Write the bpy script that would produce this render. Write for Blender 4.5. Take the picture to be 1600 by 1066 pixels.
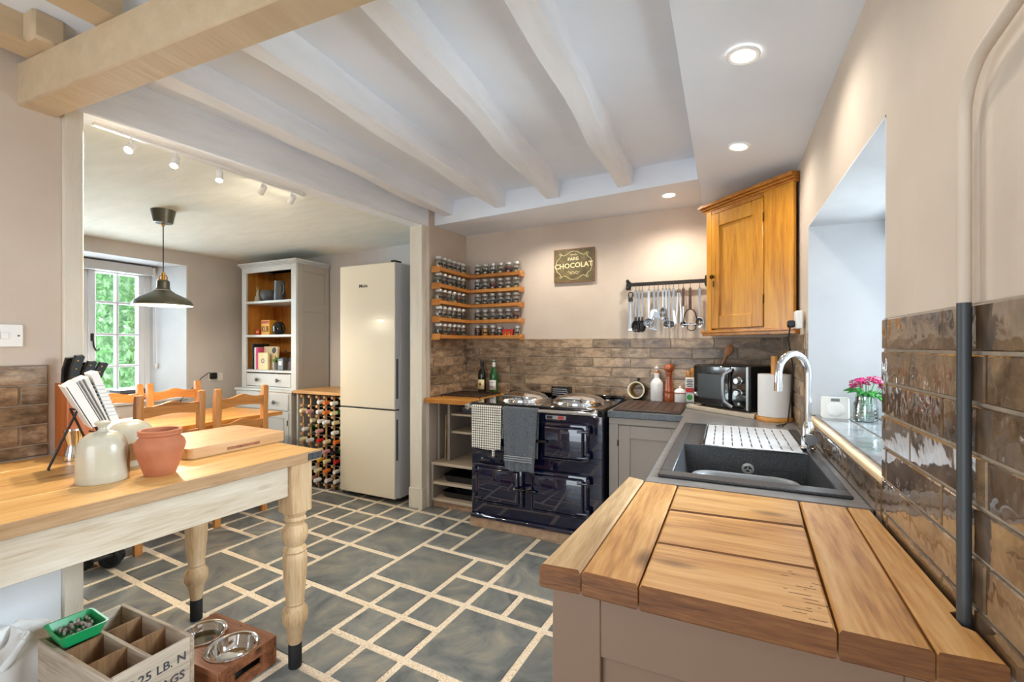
import bpy, bmesh, math, random
from mathutils import Vector, Matrix, Euler
random.seed(7)
for _o in list(bpy.data.objects): bpy.data.objects.remove(_o, do_unlink=True)
SC = bpy.context.scene
COL = SC.collection
R = math.radians
# ------------------------------------------------------------ camera
FPX, CAMH, HORIZON = 705.0, 1.31, 540.0
cam_d = bpy.data.cameras.new('camera'); cam = bpy.data.objects.new('camera', cam_d); COL.objects.link(cam)
cam.location = (0, 0, CAMH); cam.rotation_euler = (R(90), 0, math.atan(333/FPX))
cam_d.sensor_width = 36; cam_d.lens = FPX/1600*36; cam_d.shift_y = (HORIZON-533)/1600
cam_d.clip_start = .02; cam_d.clip_end = 200
SC.camera = cam
# ------------------------------------------------------------ world: bright overcast sky
W = bpy.data.worlds.new('overcast_sky'); SC.world = W; W.use_nodes = True
_bg = W.node_tree.nodes['Background']; _bg.inputs[0].default_value = (.82, .91, 1, 1); _bg.inputs[1].default_value = .8
# ------------------------------------------------------------ sun, daylight through the windows, added fill
def area(name, loc, rot, sx, sy, power, col=(1, 1, 1), portal=False, spread=180):
    l = bpy.data.lights.new(name, 'AREA'); l.shape = 'RECTANGLE'; l.size = sx; l.size_y = sy; l.energy = power; l.color = col
    l.spread = R(spread); l.cycles.is_portal = portal
    o = bpy.data.objects.new(name, l); COL.objects.link(o); o.location = loc; o.rotation_euler = rot
    return o
def aimed(name, loc, target, sx, sy, power, col):
    o = area(name, loc, (0, 0, 0), sx, sy, power, col); o.rotation_euler = (Vector(target)-Vector(loc)).to_track_quat('-Z', 'Y').to_euler(); return o
# bright patches of sky outside the two windows, and added fill lamps
aimed('sky_outside_sink_window', (2.1, 2.75, 2.1), (-2.4, .75, .4), 1.3, 1.0, 130, (.78, .89, 1))
aimed('ceiling_fill_outside_sink_window', (1.6, 2.95, .55), (-1.3, 1.55, 2.5), .9, .8, 56, (.86, .93, 1))  # added fill, aimed up through the window to brighten the ceiling
area('rear_fill', (-1.05, -1.7, 1.05), (R(90), 0, 0), 1.75, 2.1, 15, (.80, .90, 1))  # fill lamp added in the rear opening to brighten the room
area('daylight_dining_window', (-5.30, 1.9, 1.45), (0, R(-90), 0), 1.3, 1.2, 36, (.84, .93, 1))
aimed('sky_outside_dining_window', (-6.9, 1.9, 2.6), (-3.2, 2.1, .6), 1.8, 1.4, 120, (.84, .93, 1))
# ------------------------------------------------------------ exposure
V = SC.view_settings
SC.display_settings.display_device = 'sRGB'
V.view_transform = 'Standard'; V.look = 'None'; V.gamma = 1; V.exposure = 1.53; V.use_curve_mapping = False

# ------------------------------------------------------------ helpers
def lin(*c):
    if len(c) == 1: c = c[0]
    return tuple(((v/255)/12.92 if v/255 <= .04045 else ((v/255+.055)/1.055)**2.4) for v in c)

class MB:
    """collects shapes; build() links them as ONE mesh object"""
    def __init__(s): s.bm = bmesh.new()
    def _xf(s, vs, M):
        if M is not None: bmesh.ops.transform(s.bm, matrix=M, verts=vs)
    def box(s, x0, x1, y0, y1, z0, z1, bev=0, M=None, mi=0, seg=1):
        v = [s.bm.verts.new(p) for p in ((x0,y0,z0),(x1,y0,z0),(x1,y1,z0),(x0,y1,z0),(x0,y0,z1),(x1,y0,z1),(x1,y1,z1),(x0,y1,z1))]
        fs = [s.bm.faces.new([v[i] for i in q]) for q in ((3,2,1,0),(4,5,6,7),(0,1,5,4),(1,2,6,5),(2,3,7,6),(3,0,4,7))]
        for f in fs: f.material_index = mi
        if bev > 0:
            es = list({e for f in fs for e in f.edges})
            r = bmesh.ops.bevel(s.bm, geom=es, offset=bev, segments=seg, affect='EDGES', profile=.5)
            vs = list({w for f in r['faces'] for w in f.verts} | {w for w in v if w.is_valid})
            for f in r['faces']: f.material_index = mi
            v = vs
        s._xf(v, M); return s
    def cbox(s, c, d, bev=0, rot=(0,0,0), mi=0):
        M = Matrix.Translation(c) @ Euler(rot).to_matrix().to_4x4()
        return s.box(-d[0]/2, d[0]/2, -d[1]/2, d[1]/2, -d[2]/2, d[2]/2, bev, M, mi)
    def lathe(s, prof, seg=24, M=None, mi=0, cap=True):
        rings = []
        for r, z in prof:
            if r < 1e-6: rings.append([s.bm.verts.new((0,0,z))])
            else: rings.append([s.bm.verts.new((r*math.cos(2*math.pi*i/seg), r*math.sin(2*math.pi*i/seg), z)) for i in range(seg)])
        for a, b in zip(rings, rings[1:]):
            for i in range(seg):
                j = (i+1) % seg
                if len(a) == 1 and len(b) == 1: continue
                if len(a) == 1: f = s.bm.faces.new((a[0], b[j], b[i])) if False else s.bm.faces.new((a[0], b[j], b[i]))
                elif len(b) == 1: f = s.bm.faces.new((a[i], a[j], b[0]))
                else: f = s.bm.faces.new((a[i], a[j], b[j], b[i]))
                f.material_index = mi; f.smooth = True
        if cap:
            for ring, rev in ((rings[0], True), (rings[-1], False)):
                if len(ring) > 2:
                    f = s.bm.faces.new(ring[::-1] if rev else ring); f.material_index = mi
        s._xf([v for r_ in rings for v in r_], M); return s
    def cyl(s, p0, p1, r, seg=12, r2=None, mi=0):
        p0, p1 = Vector(p0), Vector(p1); d = p1-p0; L = d.length
        q = Vector((0,0,1)).rotation_difference(d.normalized()).to_matrix().to_4x4()
        return s.lathe([(r,0),(r if r2 is None else r2, L)], seg, Matrix.Translation(p0) @ q, mi)
    def tube(s, pts, r, seg=8, closed=False, mi=0, flat=1.0, up=None):
        pts = [Vector(p) for p in pts]; n = len(pts); rings = []
        rr = r if isinstance(r, (list, tuple)) else [r]*n
        prevN = None
        for i, p in enumerate(pts):
            if closed: t = pts[(i+1) % n]-pts[i-1]
            else: t = pts[min(i+1, n-1)]-pts[max(i-1, 0)]
            t.normalize()
            if prevN is None:
                a = Vector(up) if up else (Vector((0,0,1)) if abs(t.z) < .9 else Vector((1,0,0)))
                N = (a - t*a.dot(t)).normalized()
            else:
                N = (prevN - t*prevN.dot(t)).normalized()
            prevN = N; B = t.cross(N)
            rings.append([s.bm.verts.new(p + N*(rr[i]*math.cos(2*math.pi*k/seg)) + B*(rr[i]*flat*math.sin(2*math.pi*k/seg))) for k in range(seg)])
        m = n if closed else n-1
        for i in range(m):
            a, b = rings[i], rings[(i+1) % n]
            for k in range(seg):
                f = s.bm.faces.new((a[k], a[(k+1) % seg], b[(k+1) % seg], b[k])); f.smooth = True; f.material_index = mi
        if not closed:
            f = s.bm.faces.new(rings[0][::-1]); f.material_index = mi
            f = s.bm.faces.new(rings[-1]); f.material_index = mi
        return s
    def prism(s, poly, d0, d1, plane='xy', bev=0, M=None, mi=0):
        def P(a, b, d): return {'xy': (a,b,d), 'xz': (a,d,b), 'yz': (d,a,b)}[plane]
        lo = [s.bm.verts.new(P(a,b,d0)) for a, b in poly]; hi = [s.bm.verts.new(P(a,b,d1)) for a, b in poly]
        fs = [s.bm.faces.new(lo[::-1]), s.bm.faces.new(hi)]
        n = len(poly)
        for i in range(n): fs.append(s.bm.faces.new((lo[i], lo[(i+1) % n], hi[(i+1) % n], hi[i])))
        for f in fs: f.material_index = mi
        v = lo+hi
        if bev > 0:
            es = list({e for f in fs[:2] for e in f.edges})
            r = bmesh.ops.bevel(s.bm, geom=es, offset=bev, segments=1, affect='EDGES')
            v = list({w for f in r['faces'] for w in f.verts} | {w for w in v if w.is_valid} | {w for f in fs if f.is_valid for w in f.verts})
        s._xf(v, M); return s
    def sheet(s, fn, nu, nv, mi=0, M=None):
        g = [[s.bm.verts.new(fn(i/nu, j/nv)) for j in range(nv+1)] for i in range(nu+1)]
        for i in range(nu):
            for j in range(nv):
                f = s.bm.faces.new((g[i][j], g[i+1][j], g[i+1][j+1], g[i][j+1])); f.smooth = True; f.material_index = mi
        s._xf([v for r_ in g for v in r_], M); return s
    def ball(s, c, r, u=10, v=6, sc=(1,1,1), mi=0):
        b = bmesh.ops.create_uvsphere(s.bm, u_segments=u, v_segments=v, radius=r, matrix=Matrix.Translation(c) @ Matrix.Diagonal((*sc, 1)))
        for w in b['verts']:
            for f in w.link_faces: f.smooth = True; f.material_index = mi
        return s
    def mesh(s, name, mats, smooth=True):
        bmesh.ops.recalc_face_normals(s.bm, faces=s.bm.faces)
        me = bpy.data.meshes.new(name); s.bm.to_mesh(me); s.bm.free()
        for m in (mats if isinstance(mats, (list, tuple)) else [mats]): me.materials.append(M_[m] if isinstance(m, str) else m)
        if smooth:
            me.polygons.foreach_set('use_smooth', [True]*len(me.polygons)); me.set_sharp_from_angle(angle=R(38))
        return me
    def build(s, name, mats, parent=None, loc=(0,0,0), rot=(0,0,0), smooth=True, solid=0):
        o = bpy.data.objects.new(name, s.mesh(name, mats, smooth)); COL.objects.link(o)
        o.location = loc; o.rotation_euler = rot; o.parent = parent
        if solid:
            md = o.modifiers.new('thickness', 'SOLIDIFY'); md.thickness = solid; md.offset = 0
        return o

def tag(o, label=None, cat=None, group=None, kind=None):
    if label: o['label'] = label
    if cat: o['category'] = cat
    if group: o['group'] = group
    if kind: o['kind'] = kind
    return o
def thing(name, label, cat, loc=(0,0,0), rz=0, group=None):
    o = bpy.data.objects.new(name, None); COL.objects.link(o); o.empty_display_size = .05
    o.location = loc; o.rotation_euler = (0, 0, rz)
    return tag(o, label, cat, group)
def inst(name, me, parent=None, loc=(0,0,0), rot=(0,0,0), sc=(1,1,1)):
    o = bpy.data.objects.new(name, me); COL.objects.link(o); o.parent = parent
    o.location = loc; o.rotation_euler = rot; o.scale = sc
    return o
def copy_tree(o, parent=None):
    c = o.copy(); COL.objects.link(c); c.parent = parent
    for ch in list(o.children): copy_tree(ch, c)
    return c
def struct(o): o['kind'] = 'structure'; return o
FONT_CACHE = {}
def text_mesh(txt, size, mat, extrude=.0004, bold=0.0, sx=1.0):
    cu = bpy.data.curves.new('lettering', 'FONT'); cu.body = txt; cu.size = size; cu.extrude = extrude
    cu.align_x = 'CENTER'; cu.align_y = 'CENTER'; cu.offset = bold; cu.resolution_u = 2
    ob = bpy.data.objects.new('tmp', cu); COL.objects.link(ob)
    bpy.context.view_layer.update()
    me = bpy.data.meshes.new_from_object(ob.evaluated_get(bpy.context.evaluated_depsgraph_get()))
    bpy.data.objects.remove(ob, do_unlink=True)
    me.materials.clear(); me.materials.append(M_[mat]); me.name = 'lettering'
    if sx != 1:
        for v in me.vertices: v.co.x *= sx
    return me

# ------------------------------------------------------------ materials
M_ = {}
def base_mat(name):
    m = bpy.data.materials.new(name); m.use_nodes = True; M_[name] = m
    nt = m.node_tree; b = nt.nodes['Principled BSDF']
    return m, nt, b
def N(nt, t, **kw):
    n = nt.nodes.new(t)
    for k, v in kw.items():
        if k in n.inputs: n.inputs[k].default_value = v
        else: setattr(n, k, v)
    return n
def ramp(nt, stops):
    r = nt.nodes.new('ShaderNodeValToRGB'); e = r.color_ramp.elements
    e[0].position, e[0].color = stops[0][0], (*stops[0][1], 1)
    e[1].position, e[1].color = stops[-1][0], (*stops[-1][1], 1)
    for p, c in stops[1:-1]:
        x = e.new(p); x.color = (*c, 1)
    return r
def coords(nt, scale=(1,1,1), per_object=True, rot=(0,0,0)):
    tc = N(nt, 'ShaderNodeTexCoord'); mp = N(nt, 'ShaderNodeMapping'); mp.inputs['Scale'].default_value = scale; mp.inputs['Rotation'].default_value = rot
    nt.links.new(tc.outputs['Object'], mp.inputs['Vector'])
    if per_object:
        oi = N(nt, 'ShaderNodeObjectInfo'); mu = N(nt, 'ShaderNodeMath', operation='MULTIPLY'); mu.inputs[1].default_value = 37.0
        nt.links.new(oi.outputs['Random'], mu.inputs[0]); nt.links.new(mu.outputs[0], mp.inputs['Location'])
    return mp.outputs['Vector']
def plain(name, col, rough=.5, metal=0, coat=0, spec=.5, emit=None, es=0, alpha=1):
    m, nt, b = base_mat(name)
    b.inputs['Base Color'].default_value = (*col, 1); b.inputs['Roughness'].default_value = rough; b.inputs['Metallic'].default_value = metal
    b.inputs['Coat Weight'].default_value = coat; b.inputs['Specular IOR Level'].default_value = spec
    if emit: b.inputs['Emission Color'].default_value = (*emit, 1); b.inputs['Emission Strength'].default_value = es
    return m
def noisy(name, stops, scale=4, detail=5, rough=.5, metal=0, coat=0, bump=0, bscale=None, stretch=(1,1,1), per_object=True, distort=0, vary=0, rough2=None, bdist=.01, nrough=.55):
    m, nt, b = base_mat(name); L = nt.links
    vec = coords(nt, stretch, per_object)
    n = N(nt, 'ShaderNodeTexNoise'); n.inputs['Scale'].default_value = scale; n.inputs['Detail'].default_value = detail; n.inputs['Distortion'].default_value = distort; n.inputs['Roughness'].default_value = nrough
    L.new(vec, n.inputs['Vector'])
    r = ramp(nt, stops); L.new(n.outputs['Fac'], r.inputs['Fac'])
    out = r.outputs['Color']
    if vary:
        oi = N(nt, 'ShaderNodeObjectInfo'); mr = N(nt, 'ShaderNodeMapRange'); mr.inputs['To Min'].default_value = 1-vary; mr.inputs['To Max'].default_value = 1+vary
        L.new(oi.outputs['Random'], mr.inputs['Value'])
        hs = N(nt, 'ShaderNodeHueSaturation'); L.new(mr.outputs['Result'], hs.inputs['Value']); L.new(out, hs.inputs['Color']); out = hs.outputs['Color']
    L.new(out, b.inputs['Base Color'])
    b.inputs['Roughness'].default_value = rough; b.inputs['Metallic'].default_value = metal; b.inputs['Coat Weight'].default_value = coat; b.inputs['Coat Roughness'].default_value = .06
    if rough2 is not None:
        mr = N(nt, 'ShaderNodeMapRange'); mr.inputs['To Min'].default_value = rough; mr.inputs['To Max'].default_value = rough2
        L.new(n.outputs['Fac'], mr.inputs['Value']); L.new(mr.outputs['Result'], b.inputs['Roughness'])
    if bump:
        src = n
        if bscale:
            src = N(nt, 'ShaderNodeTexNoise'); src.inputs['Scale'].default_value = bscale; src.inputs['Detail'].default_value = 3; L.new(vec, src.inputs['Vector'])
        bp = N(nt, 'ShaderNodeBump'); bp.inputs['Strength'].default_value = bump; bp.inputs['Distance'].default_value = bdist
        L.new(src.outputs['Fac'], bp.inputs['Height']); L.new(bp.outputs['Normal'], b.inputs['Normal'])
        if coat: L.new(bp.outputs['Normal'], b.inputs['Coat Normal'])
    return m
def wood(name, c1, c2, c3, axis='y', rough=.45, scale=1.0, bump=.25, vary=.08, knots=True, coat=0):
    """c1 dark grain, c2 mid, c3 light; grain runs along axis"""
    m, nt, b = base_mat(name); L = nt.links
    st = {'x': (1.1,14,14), 'y': (14,1.1,14), 'z': (14,14,1.1)}[axis]
    vec = coords(nt, tuple(v*scale for v in st))
    n1 = N(nt, 'ShaderNodeTexNoise'); n1.inputs['Scale'].default_value = 1.2; n1.inputs['Detail'].default_value = 5; n1.inputs['Distortion'].default_value = 1.1; n1.inputs['Roughness'].default_value = .6
    L.new(vec, n1.inputs['Vector'])
    n2 = N(nt, 'ShaderNodeTexNoise'); n2.inputs['Scale'].default_value = 9; n2.inputs['Detail'].default_value = 4; L.new(vec, n2.inputs['Vector'])
    mx = N(nt, 'ShaderNodeMath', operation='MULTIPLY_ADD'); mx.inputs[1].default_value = .35; L.new(n2.outputs['Fac'], mx.inputs[0])
    ml = N(nt, 'ShaderNodeMath', operation='MULTIPLY'); ml.inputs[1].default_value = .65; L.new(n1.outputs['Fac'], ml.inputs[0]); L.new(ml.outputs[0], mx.inputs[2])
    r = ramp(nt, [(.30, c1), (.48, c2), (.68, c3)]); L.new(mx.outputs[0], r.inputs['Fac'])
    out = r.outputs['Color']
    if knots:
        kv = coords(nt, tuple(v*scale for v in {'x': (2.2,6,6), 'y': (6,2.2,6), 'z': (6,6,2.2)}[axis]))
        vo = N(nt, 'ShaderNodeTexVoronoi'); vo.inputs['Scale'].default_value = 1.0; L.new(kv, vo.inputs['Vector'])
        kr = ramp(nt, [(.03, (1,1,1)), (.13, (0,0,0))]); L.new(vo.outputs['Distance'], kr.inputs['Fac'])
        mk = N(nt, 'ShaderNodeMix', data_type='RGBA'); L.new(kr.outputs['Color'], mk.inputs[0]); L.new(out, mk.inputs[6]); mk.inputs[7].default_value = (*[v*.45 for v in c1], 1)
        out = mk.outputs[2]
    oi = N(nt, 'ShaderNodeObjectInfo'); mr = N(nt, 'ShaderNodeMapRange'); mr.inputs['To Min'].default_value = 1-vary; mr.inputs['To Max'].default_value = 1+vary
    L.new(oi.outputs['Random'], mr.inputs['Value'])
    hs = N(nt, 'ShaderNodeHueSaturation'); L.new(mr.outputs['Result'], hs.inputs['Value']); L.new(out, hs.inputs['Color'])
    L.new(hs.outputs['Color'], b.inputs['Base Color']); b.inputs['Roughness'].default_value = rough; b.inputs['Coat Weight'].default_value = coat
    if bump:
        bp = N(nt, 'ShaderNodeBump'); bp.inputs['Strength'].default_value = bump; bp.inputs['Distance'].default_value = .003
        L.new(mx.outputs[0], bp.inputs['Height']); L.new(bp.outputs['Normal'], b.inputs['Normal'])
    return m
def thin_glass(name, tint=(1,1,1), refl=.12, rough=.02):
    m, nt, b = base_mat(name); nt.nodes.remove(b); L = nt.links
    t = N(nt, 'ShaderNodeBsdfTransparent'); t.inputs[0].default_value = (*tint, 1)
    g = N(nt, 'ShaderNodeBsdfGlossy'); g.inputs['Roughness'].default_value = rough
    lw = N(nt, 'ShaderNodeLayerWeight'); lw.inputs['Blend'].default_value = .35
    ad = N(nt, 'ShaderNodeMath', operation='MULTIPLY_ADD'); ad.inputs[1].default_value = .7; ad.inputs[2].default_value = refl; ad.use_clamp = True
    L.new(lw.outputs['Fresnel'], ad.inputs[0])
    mx = N(nt, 'ShaderNodeMixShader'); L.new(ad.outputs[0], mx.inputs[0]); L.new(t.outputs[0], mx.inputs[1]); L.new(g.outputs[0], mx.inputs[2])
    L.new(mx.outputs[0], nt.nodes['Material Output'].inputs['Surface'])
    return m
WALLC = lin(214, 200, 188)
noisy('plaster', [(.3, lin(200,184,168)), (.7, lin(213,199,184))], scale=2.2, rough=.85, bump=.25, bscale=14, bdist=.006, per_object=False)
noisy('plaster_grey', [(.3, lin(198,194,192)), (.7, lin(210,207,206))], scale=2, rough=.85, bump=.2, bscale=12, bdist=.006, per_object=False)
noisy('white_reveal', [(.3, lin(200,203,208)), (.7, lin(212,215,219))], scale=3, rough=.8, bump=.15, bscale=16, per_object=False)
noisy('ceiling_white', [(.3, lin(232,238,247)), (.7, lin(239,244,252))], scale=3, rough=.85, bump=.2, bscale=9, per_object=False)
noisy('ceiling_smooth', [(.3, lin(228,233,242)), (.7, lin(234,239,247))], scale=2, rough=.8, per_object=False)
noisy('dining_ceiling', [(.3, lin(228,231,222)), (.7, lin(238,240,232))], scale=4, rough=.8, bump=.25, bscale=7, stretch=(1,3,1), per_object=False)
noisy('beam_paint', [(.25, lin(194,171,138)), (.7, lin(206,185,154))], scale=5, rough=.7, bump=.5, bscale=9, stretch=(3,.6,3), per_object=False)
noisy('joist_paint', [(.25, lin(230,234,240)), (.6, lin(240,243,248))], scale=5, rough=.75, bump=.5, bscale=10, stretch=(3,.6,3))
noisy('post_paint', [(.25, lin(214,205,188)), (.6, lin(226,218,202))], scale=5, rough=.6, bump=.35, bscale=10, stretch=(3,3,.6))
noisy('panel_white', [(.3, lin(222,224,228)), (.7, lin(232,234,236))], scale=3, rough=.6, per_object=False)
noisy('slate', [(.30, lin(84,89,93)), (.44, lin(112,117,118)), (.52, lin(124,127,125)), (.60, lin(138,137,129)), (.70, lin(158,151,138)), (.80, lin(120,120,118))], scale=3.4, detail=9, distort=1.8, nrough=.62, rough=.34, bump=.35, bdist=.004, vary=.16)
noisy('grout_cork', [(.3, lin(196,164,126)), (.45, lin(234,216,190)), (.7, lin(245,236,218))], scale=150, detail=3, rough=.8, bump=.3, bdist=.002, per_object=False)
noisy('wall_tile', [(.30, lin(70,52,40)), (.42, lin(120,97,75)), (.50, lin(148,123,96)), (.58, lin(178,152,122)), (.72, lin(116,92,72))], scale=13, detail=10, distort=.15, stretch=(.7,1,1.5), rough=.22, rough2=.5, coat=.12, bump=.4, bscale=18, bdist=.008, vary=.3, nrough=.72)
noisy('wall_tile_gloss', [(.22, lin(48,36,28)), (.42, lin(88,68,50)), (.55, lin(112,90,68)), (.68, lin(140,114,86)), (.85, lin(80,58,44))], scale=9, detail=6, distort=.6, rough=.05, rough2=.12, coat=1, bump=.5, bscale=9, bdist=.012, vary=.2)
noisy('tile_grout', [(.3, lin(156,140,122)), (.7, lin(182,166,146))], scale=20, rough=.8, per_object=False)
noisy('sill_tile', [(.3, lin(104,107,110)), (.7, lin(142,145,148))], scale=9, rough=.08, rough2=.2, bump=.3, bscale=9, bdist=.006, vary=.05)
wood('end_grain', lin(66,36,14), lin(112,68,32), lin(144,96,52), 'x', .6, scale=2.2, knots=False, bump=.5)
wood('wood_top_y', lin(128,78,34), lin(196,144,82), lin(222,180,122), 'y', .42, vary=.09)
wood('wood_top_x', lin(128,78,34), lin(196,144,82), lin(220,178,120), 'x', .42, vary=.09)
wood('wood_pale_y', lin(150,118,80), lin(192,160,118), lin(214,188,150), 'y', .55, vary=.06)
wood('table_top', lin(176,122,62), lin(214,166,100), lin(228,188,126), 'y', .38, vary=.04)
wood('table_worn', lin(170,144,114), lin(200,183,160), lin(214,202,184), 'y', .6, vary=.03)
wood('table_leg', lin(150,112,72), lin(194,160,118), lin(214,188,152), 'z', .6, vary=.03, bump=.4)
wood('table_edge', lin(130,90,56), lin(172,134,94), lin(196,160,122), 'y', .5, vary=.03)
wood('pine_z', lin(160,96,36), lin(206,140,62), lin(222,164,86), 'z', .35, vary=.05)
wood('pine_x', lin(160,96,36), lin(206,140,62), lin(222,164,86), 'x', .35, vary=.05)
wood('pine_y', lin(160,96,36), lin(206,140,62), lin(222,164,86), 'y', .35, vary=.05)
wood('cupboard_pine', lin(146,86,16), lin(192,128,32), lin(210,152,48), 'z', .32, vary=.04, scale=.8)
wood('cupboard_pine_x', lin(130,70,15), lin(180,112,34), lin(200,136,50), 'x', .32, vary=.04, scale=.8)
wood('chair_pine', lin(150,92,44), lin(196,130,66), lin(212,152,88), 'z', .4, vary=.08, knots=False)
wood('chair_pine_y', lin(150,92,44), lin(196,130,66), lin(212,152,88), 'y', .4, vary=.08, knots=False)
wood('shelf_oak_x', lin(150,88,36), lin(196,128,60), lin(212,150,80), 'x', .4, knots=False)
wood('shelf_oak_y', lin(150,88,36), lin(196,128,60), lin(212,150,80), 'y', .4, knots=False)
wood('crate_out', lin(140,118,98), lin(182,162,140), lin(206,192,174), 'x', .8, knots=False, bump=.4)
wood('crate_in', lin(92,62,38), lin(134,98,64), lin(158,122,86), 'z', .8, knots=False, bump=.4)
wood('bowl_wood', lin(90,52,32), lin(142,88,56), lin(176,118,80), 'x', .45)
wood('block_wood', lin(130,62,22), lin(176,96,44), lin(194,116,58), 'z', .4, knots=False)
wood('rail_wood', lin(170,118,70), lin(206,160,110), lin(220,180,134), 'z', .5, knots=False)
wood('board_wood', lin(180,130,84), lin(210,166,116), lin(222,184,136), 'y', .45, vary=.02, knots=False)
wood('spoon_wood', lin(150,92,56), lin(186,124,82), lin(200,144,100), 'z', .55, knots=False)
wood('mill_wood', lin(120,48,20), lin(160,76,36), lin(178,96,50), 'z', .25, knots=False, coat=.4)
wood('greige_x', lin(176,160,138), lin(190,174,152), lin(198,183,162), 'x', .5, knots=False, vary=.02, bump=.1)
wood('walnut_x', lin(48,32,24), lin(70,48,36), lin(84,62,48), 'x', .5, knots=False, vary=.05)
plain('cab_paint', lin(158,147,136), .45)
plain('cab_paint_shaded', lin(130,104,84), .45)  # same cabinet paint, with the shade at the camera end put into the colour
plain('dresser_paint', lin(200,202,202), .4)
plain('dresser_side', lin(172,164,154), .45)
noisy('slab_grey', [(.3, lin(104,103,103)), (.7, lin(136,134,133))], scale=40, rough=.3, stretch=(.3,2,1), per_object=False)
noisy('slab_edge', [(.3, lin(70,76,82)), (.7, lin(98,104,110))], scale=60, rough=.4, per_object=False)
noisy('sink_black', [(.4, lin(46,47,49)), (.75, lin(74,75,77))], scale=160, detail=2, rough=.38, per_object=False)
plain('navy_enamel', lin(14,16,44), .04, coat=1)
plain('black_gloss', lin(10,10,12), .08, coat=.5)
plain('black_matte', lin(24,24,25), .5)
plain('black_plastic', lin(22,22,23), .35)
plain('iron', lin(42,36,34), .5, metal=.3)
plain('iron_grey', lin(74,76,78), .5, metal=.4)
plain('chrome', lin(225,227,230), .07, metal=1)
plain('steel', lin(168,170,172), .24, metal=1)
plain('steel_brushed', lin(148,150,152), .36, metal=1)
plain('brass', lin(196,150,70), .25, metal=1)
plain('brass_old', lin(104,76,40), .4, metal=1)
noisy('plinth_brown', [(.3, lin(150,118,92)), (.7, lin(184,152,122))], scale=20, rough=.75, per_object=False)
plain('fridge_cream', lin(232,222,200), .22, coat=.4)
plain('fridge_side', lin(204,206,212), .35)
plain('white_plastic', lin(236,235,230), .4)
plain('white_gloss', lin(240,239,236), .18)
plain('upvc', lin(222,226,232), .35)
plain('paper', lin(240,238,234), .8)
plain('lamp_grey', lin(70,70,60), .38, coat=.1)
plain('lamp_inner', lin(245,240,225), .5)
plain('bulb', (1,1,1), .5, emit=(1, .86, .66), es=18)
plain('led', (1,1,1), .5, emit=(1, .9, .76), es=9)
plain('spot_glow', (1,1,1), .5, emit=(1, .86, .64), es=60)
noisy('stoneware', [(.3, lin(186,179,158)), (.7, lin(202,196,176))], scale=6, rough=.28, coat=.3)
plain('stoneware_in', lin(150,112,70), .4)
noisy('terracotta', [(.3, lin(172,100,66)), (.7, lin(194,124,88))], scale=9, rough=.7, bump=.1)
plain('cream_glaze', lin(232,222,190), .2, coat=.4)
plain('ochre_in', lin(150,116,60), .4)
noisy('cloth_white', [(.3, lin(232,231,228)), (.7, lin(246,245,243))], scale=8, rough=.9)
noisy('towel_grey', [(.3, lin(74,78,84)), (.7, lin(112,116,122))], scale=160, detail=2, rough=.95, bump=.6, bdist=.004, per_object=False)
plain('towel_band', lin(150,152,156), .8)
plain('paper_roll', lin(226,224,222), .9)
plain('green_plastic', lin(28,160,92), .35)
noisy('dried_bits', [(.3, lin(100,82,74)), (.7, lin(190,178,168))], scale=40, rough=.9)
plain('leaf_green', lin(58,150,58), .5)
plain('petal_pink', lin(206,24,112), .55)
plain('petal_dark', lin(150,14,80), .55)
plain('wine_dark', lin(24,26,22), .1, coat=.3)
plain('wine_green', lin(22,86,36), .08, coat=.3)
plain('label_cream', lin(232,216,170), .6)
plain('label_white', lin(232,230,226), .6)
plain('label_black', lin(26,25,26), .5)
plain('red_box', lin(196,40,34), .5)
plain('yellow_box', lin(232,170,44), .5)
plain('orange_ink', lin(226,120,40), .5)
plain('ink_dark', lin(44,40,44), .8)
plain('ink_stencil', lin(76,74,80), .9)
plain('cover_pink', lin(214,80,140), .5)
plain('cover_cream', lin(214,198,160), .6)
plain('cover_black', lin(30,26,26), .5)
plain('pewter', lin(84,88,94), .35)
plain('bud_pink', lin(208,150,150), .5)
noisy('sign_face', [(.25, lin(62,50,26)), (.5, lin(92,80,46)), (.75, lin(126,106,66))], scale=16, rough=.6, bump=.1)
plain('sign_rust', lin(138,84,46), .6)
plain('sign_ink', lin(226,210,160), .6)
plain('vinyl_grey', lin(196,198,202), .45)
plain('rubber_black', lin(18,18,19), .7)
plain('lens_grey', lin(120,130,130), .3)
noisy('foliage', [(.35, lin(70,140,60)), (.5, lin(130,195,110)), (.65, lin(215,240,200))], scale=9, detail=4, rough=.6)
noisy('patio', [(.3, lin(176,168,158)), (.7, lin(200,192,182))], scale=3, rough=.9)
plain('lid_metal', lin(222,222,218), .35, metal=.5)
plain('nosing', lin(216,186,146), .5)
plain('basin_grey', lin(134,137,140), .4)
noisy('lawn', [(.3, lin(90,140,70)), (.7, lin(130,175,100))], scale=3, rough=.9)
thin_glass('glass_pane', (.96,.985,.98), .06)
thin_glass('jar_glass', (.97,.98,.97), .14)
thin_glass('vase_glass', (.9,.96,.94), .14)
thin_glass('oven_glass', (.10,.10,.11), .1)
# ============================================================ THE SETTING
XR, YB, XN, XL = .354, 3.60, -2.17, -2.42
ZW = .885                      # worktop height
YN = -1.6                      # rear wall, behind the camera
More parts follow.
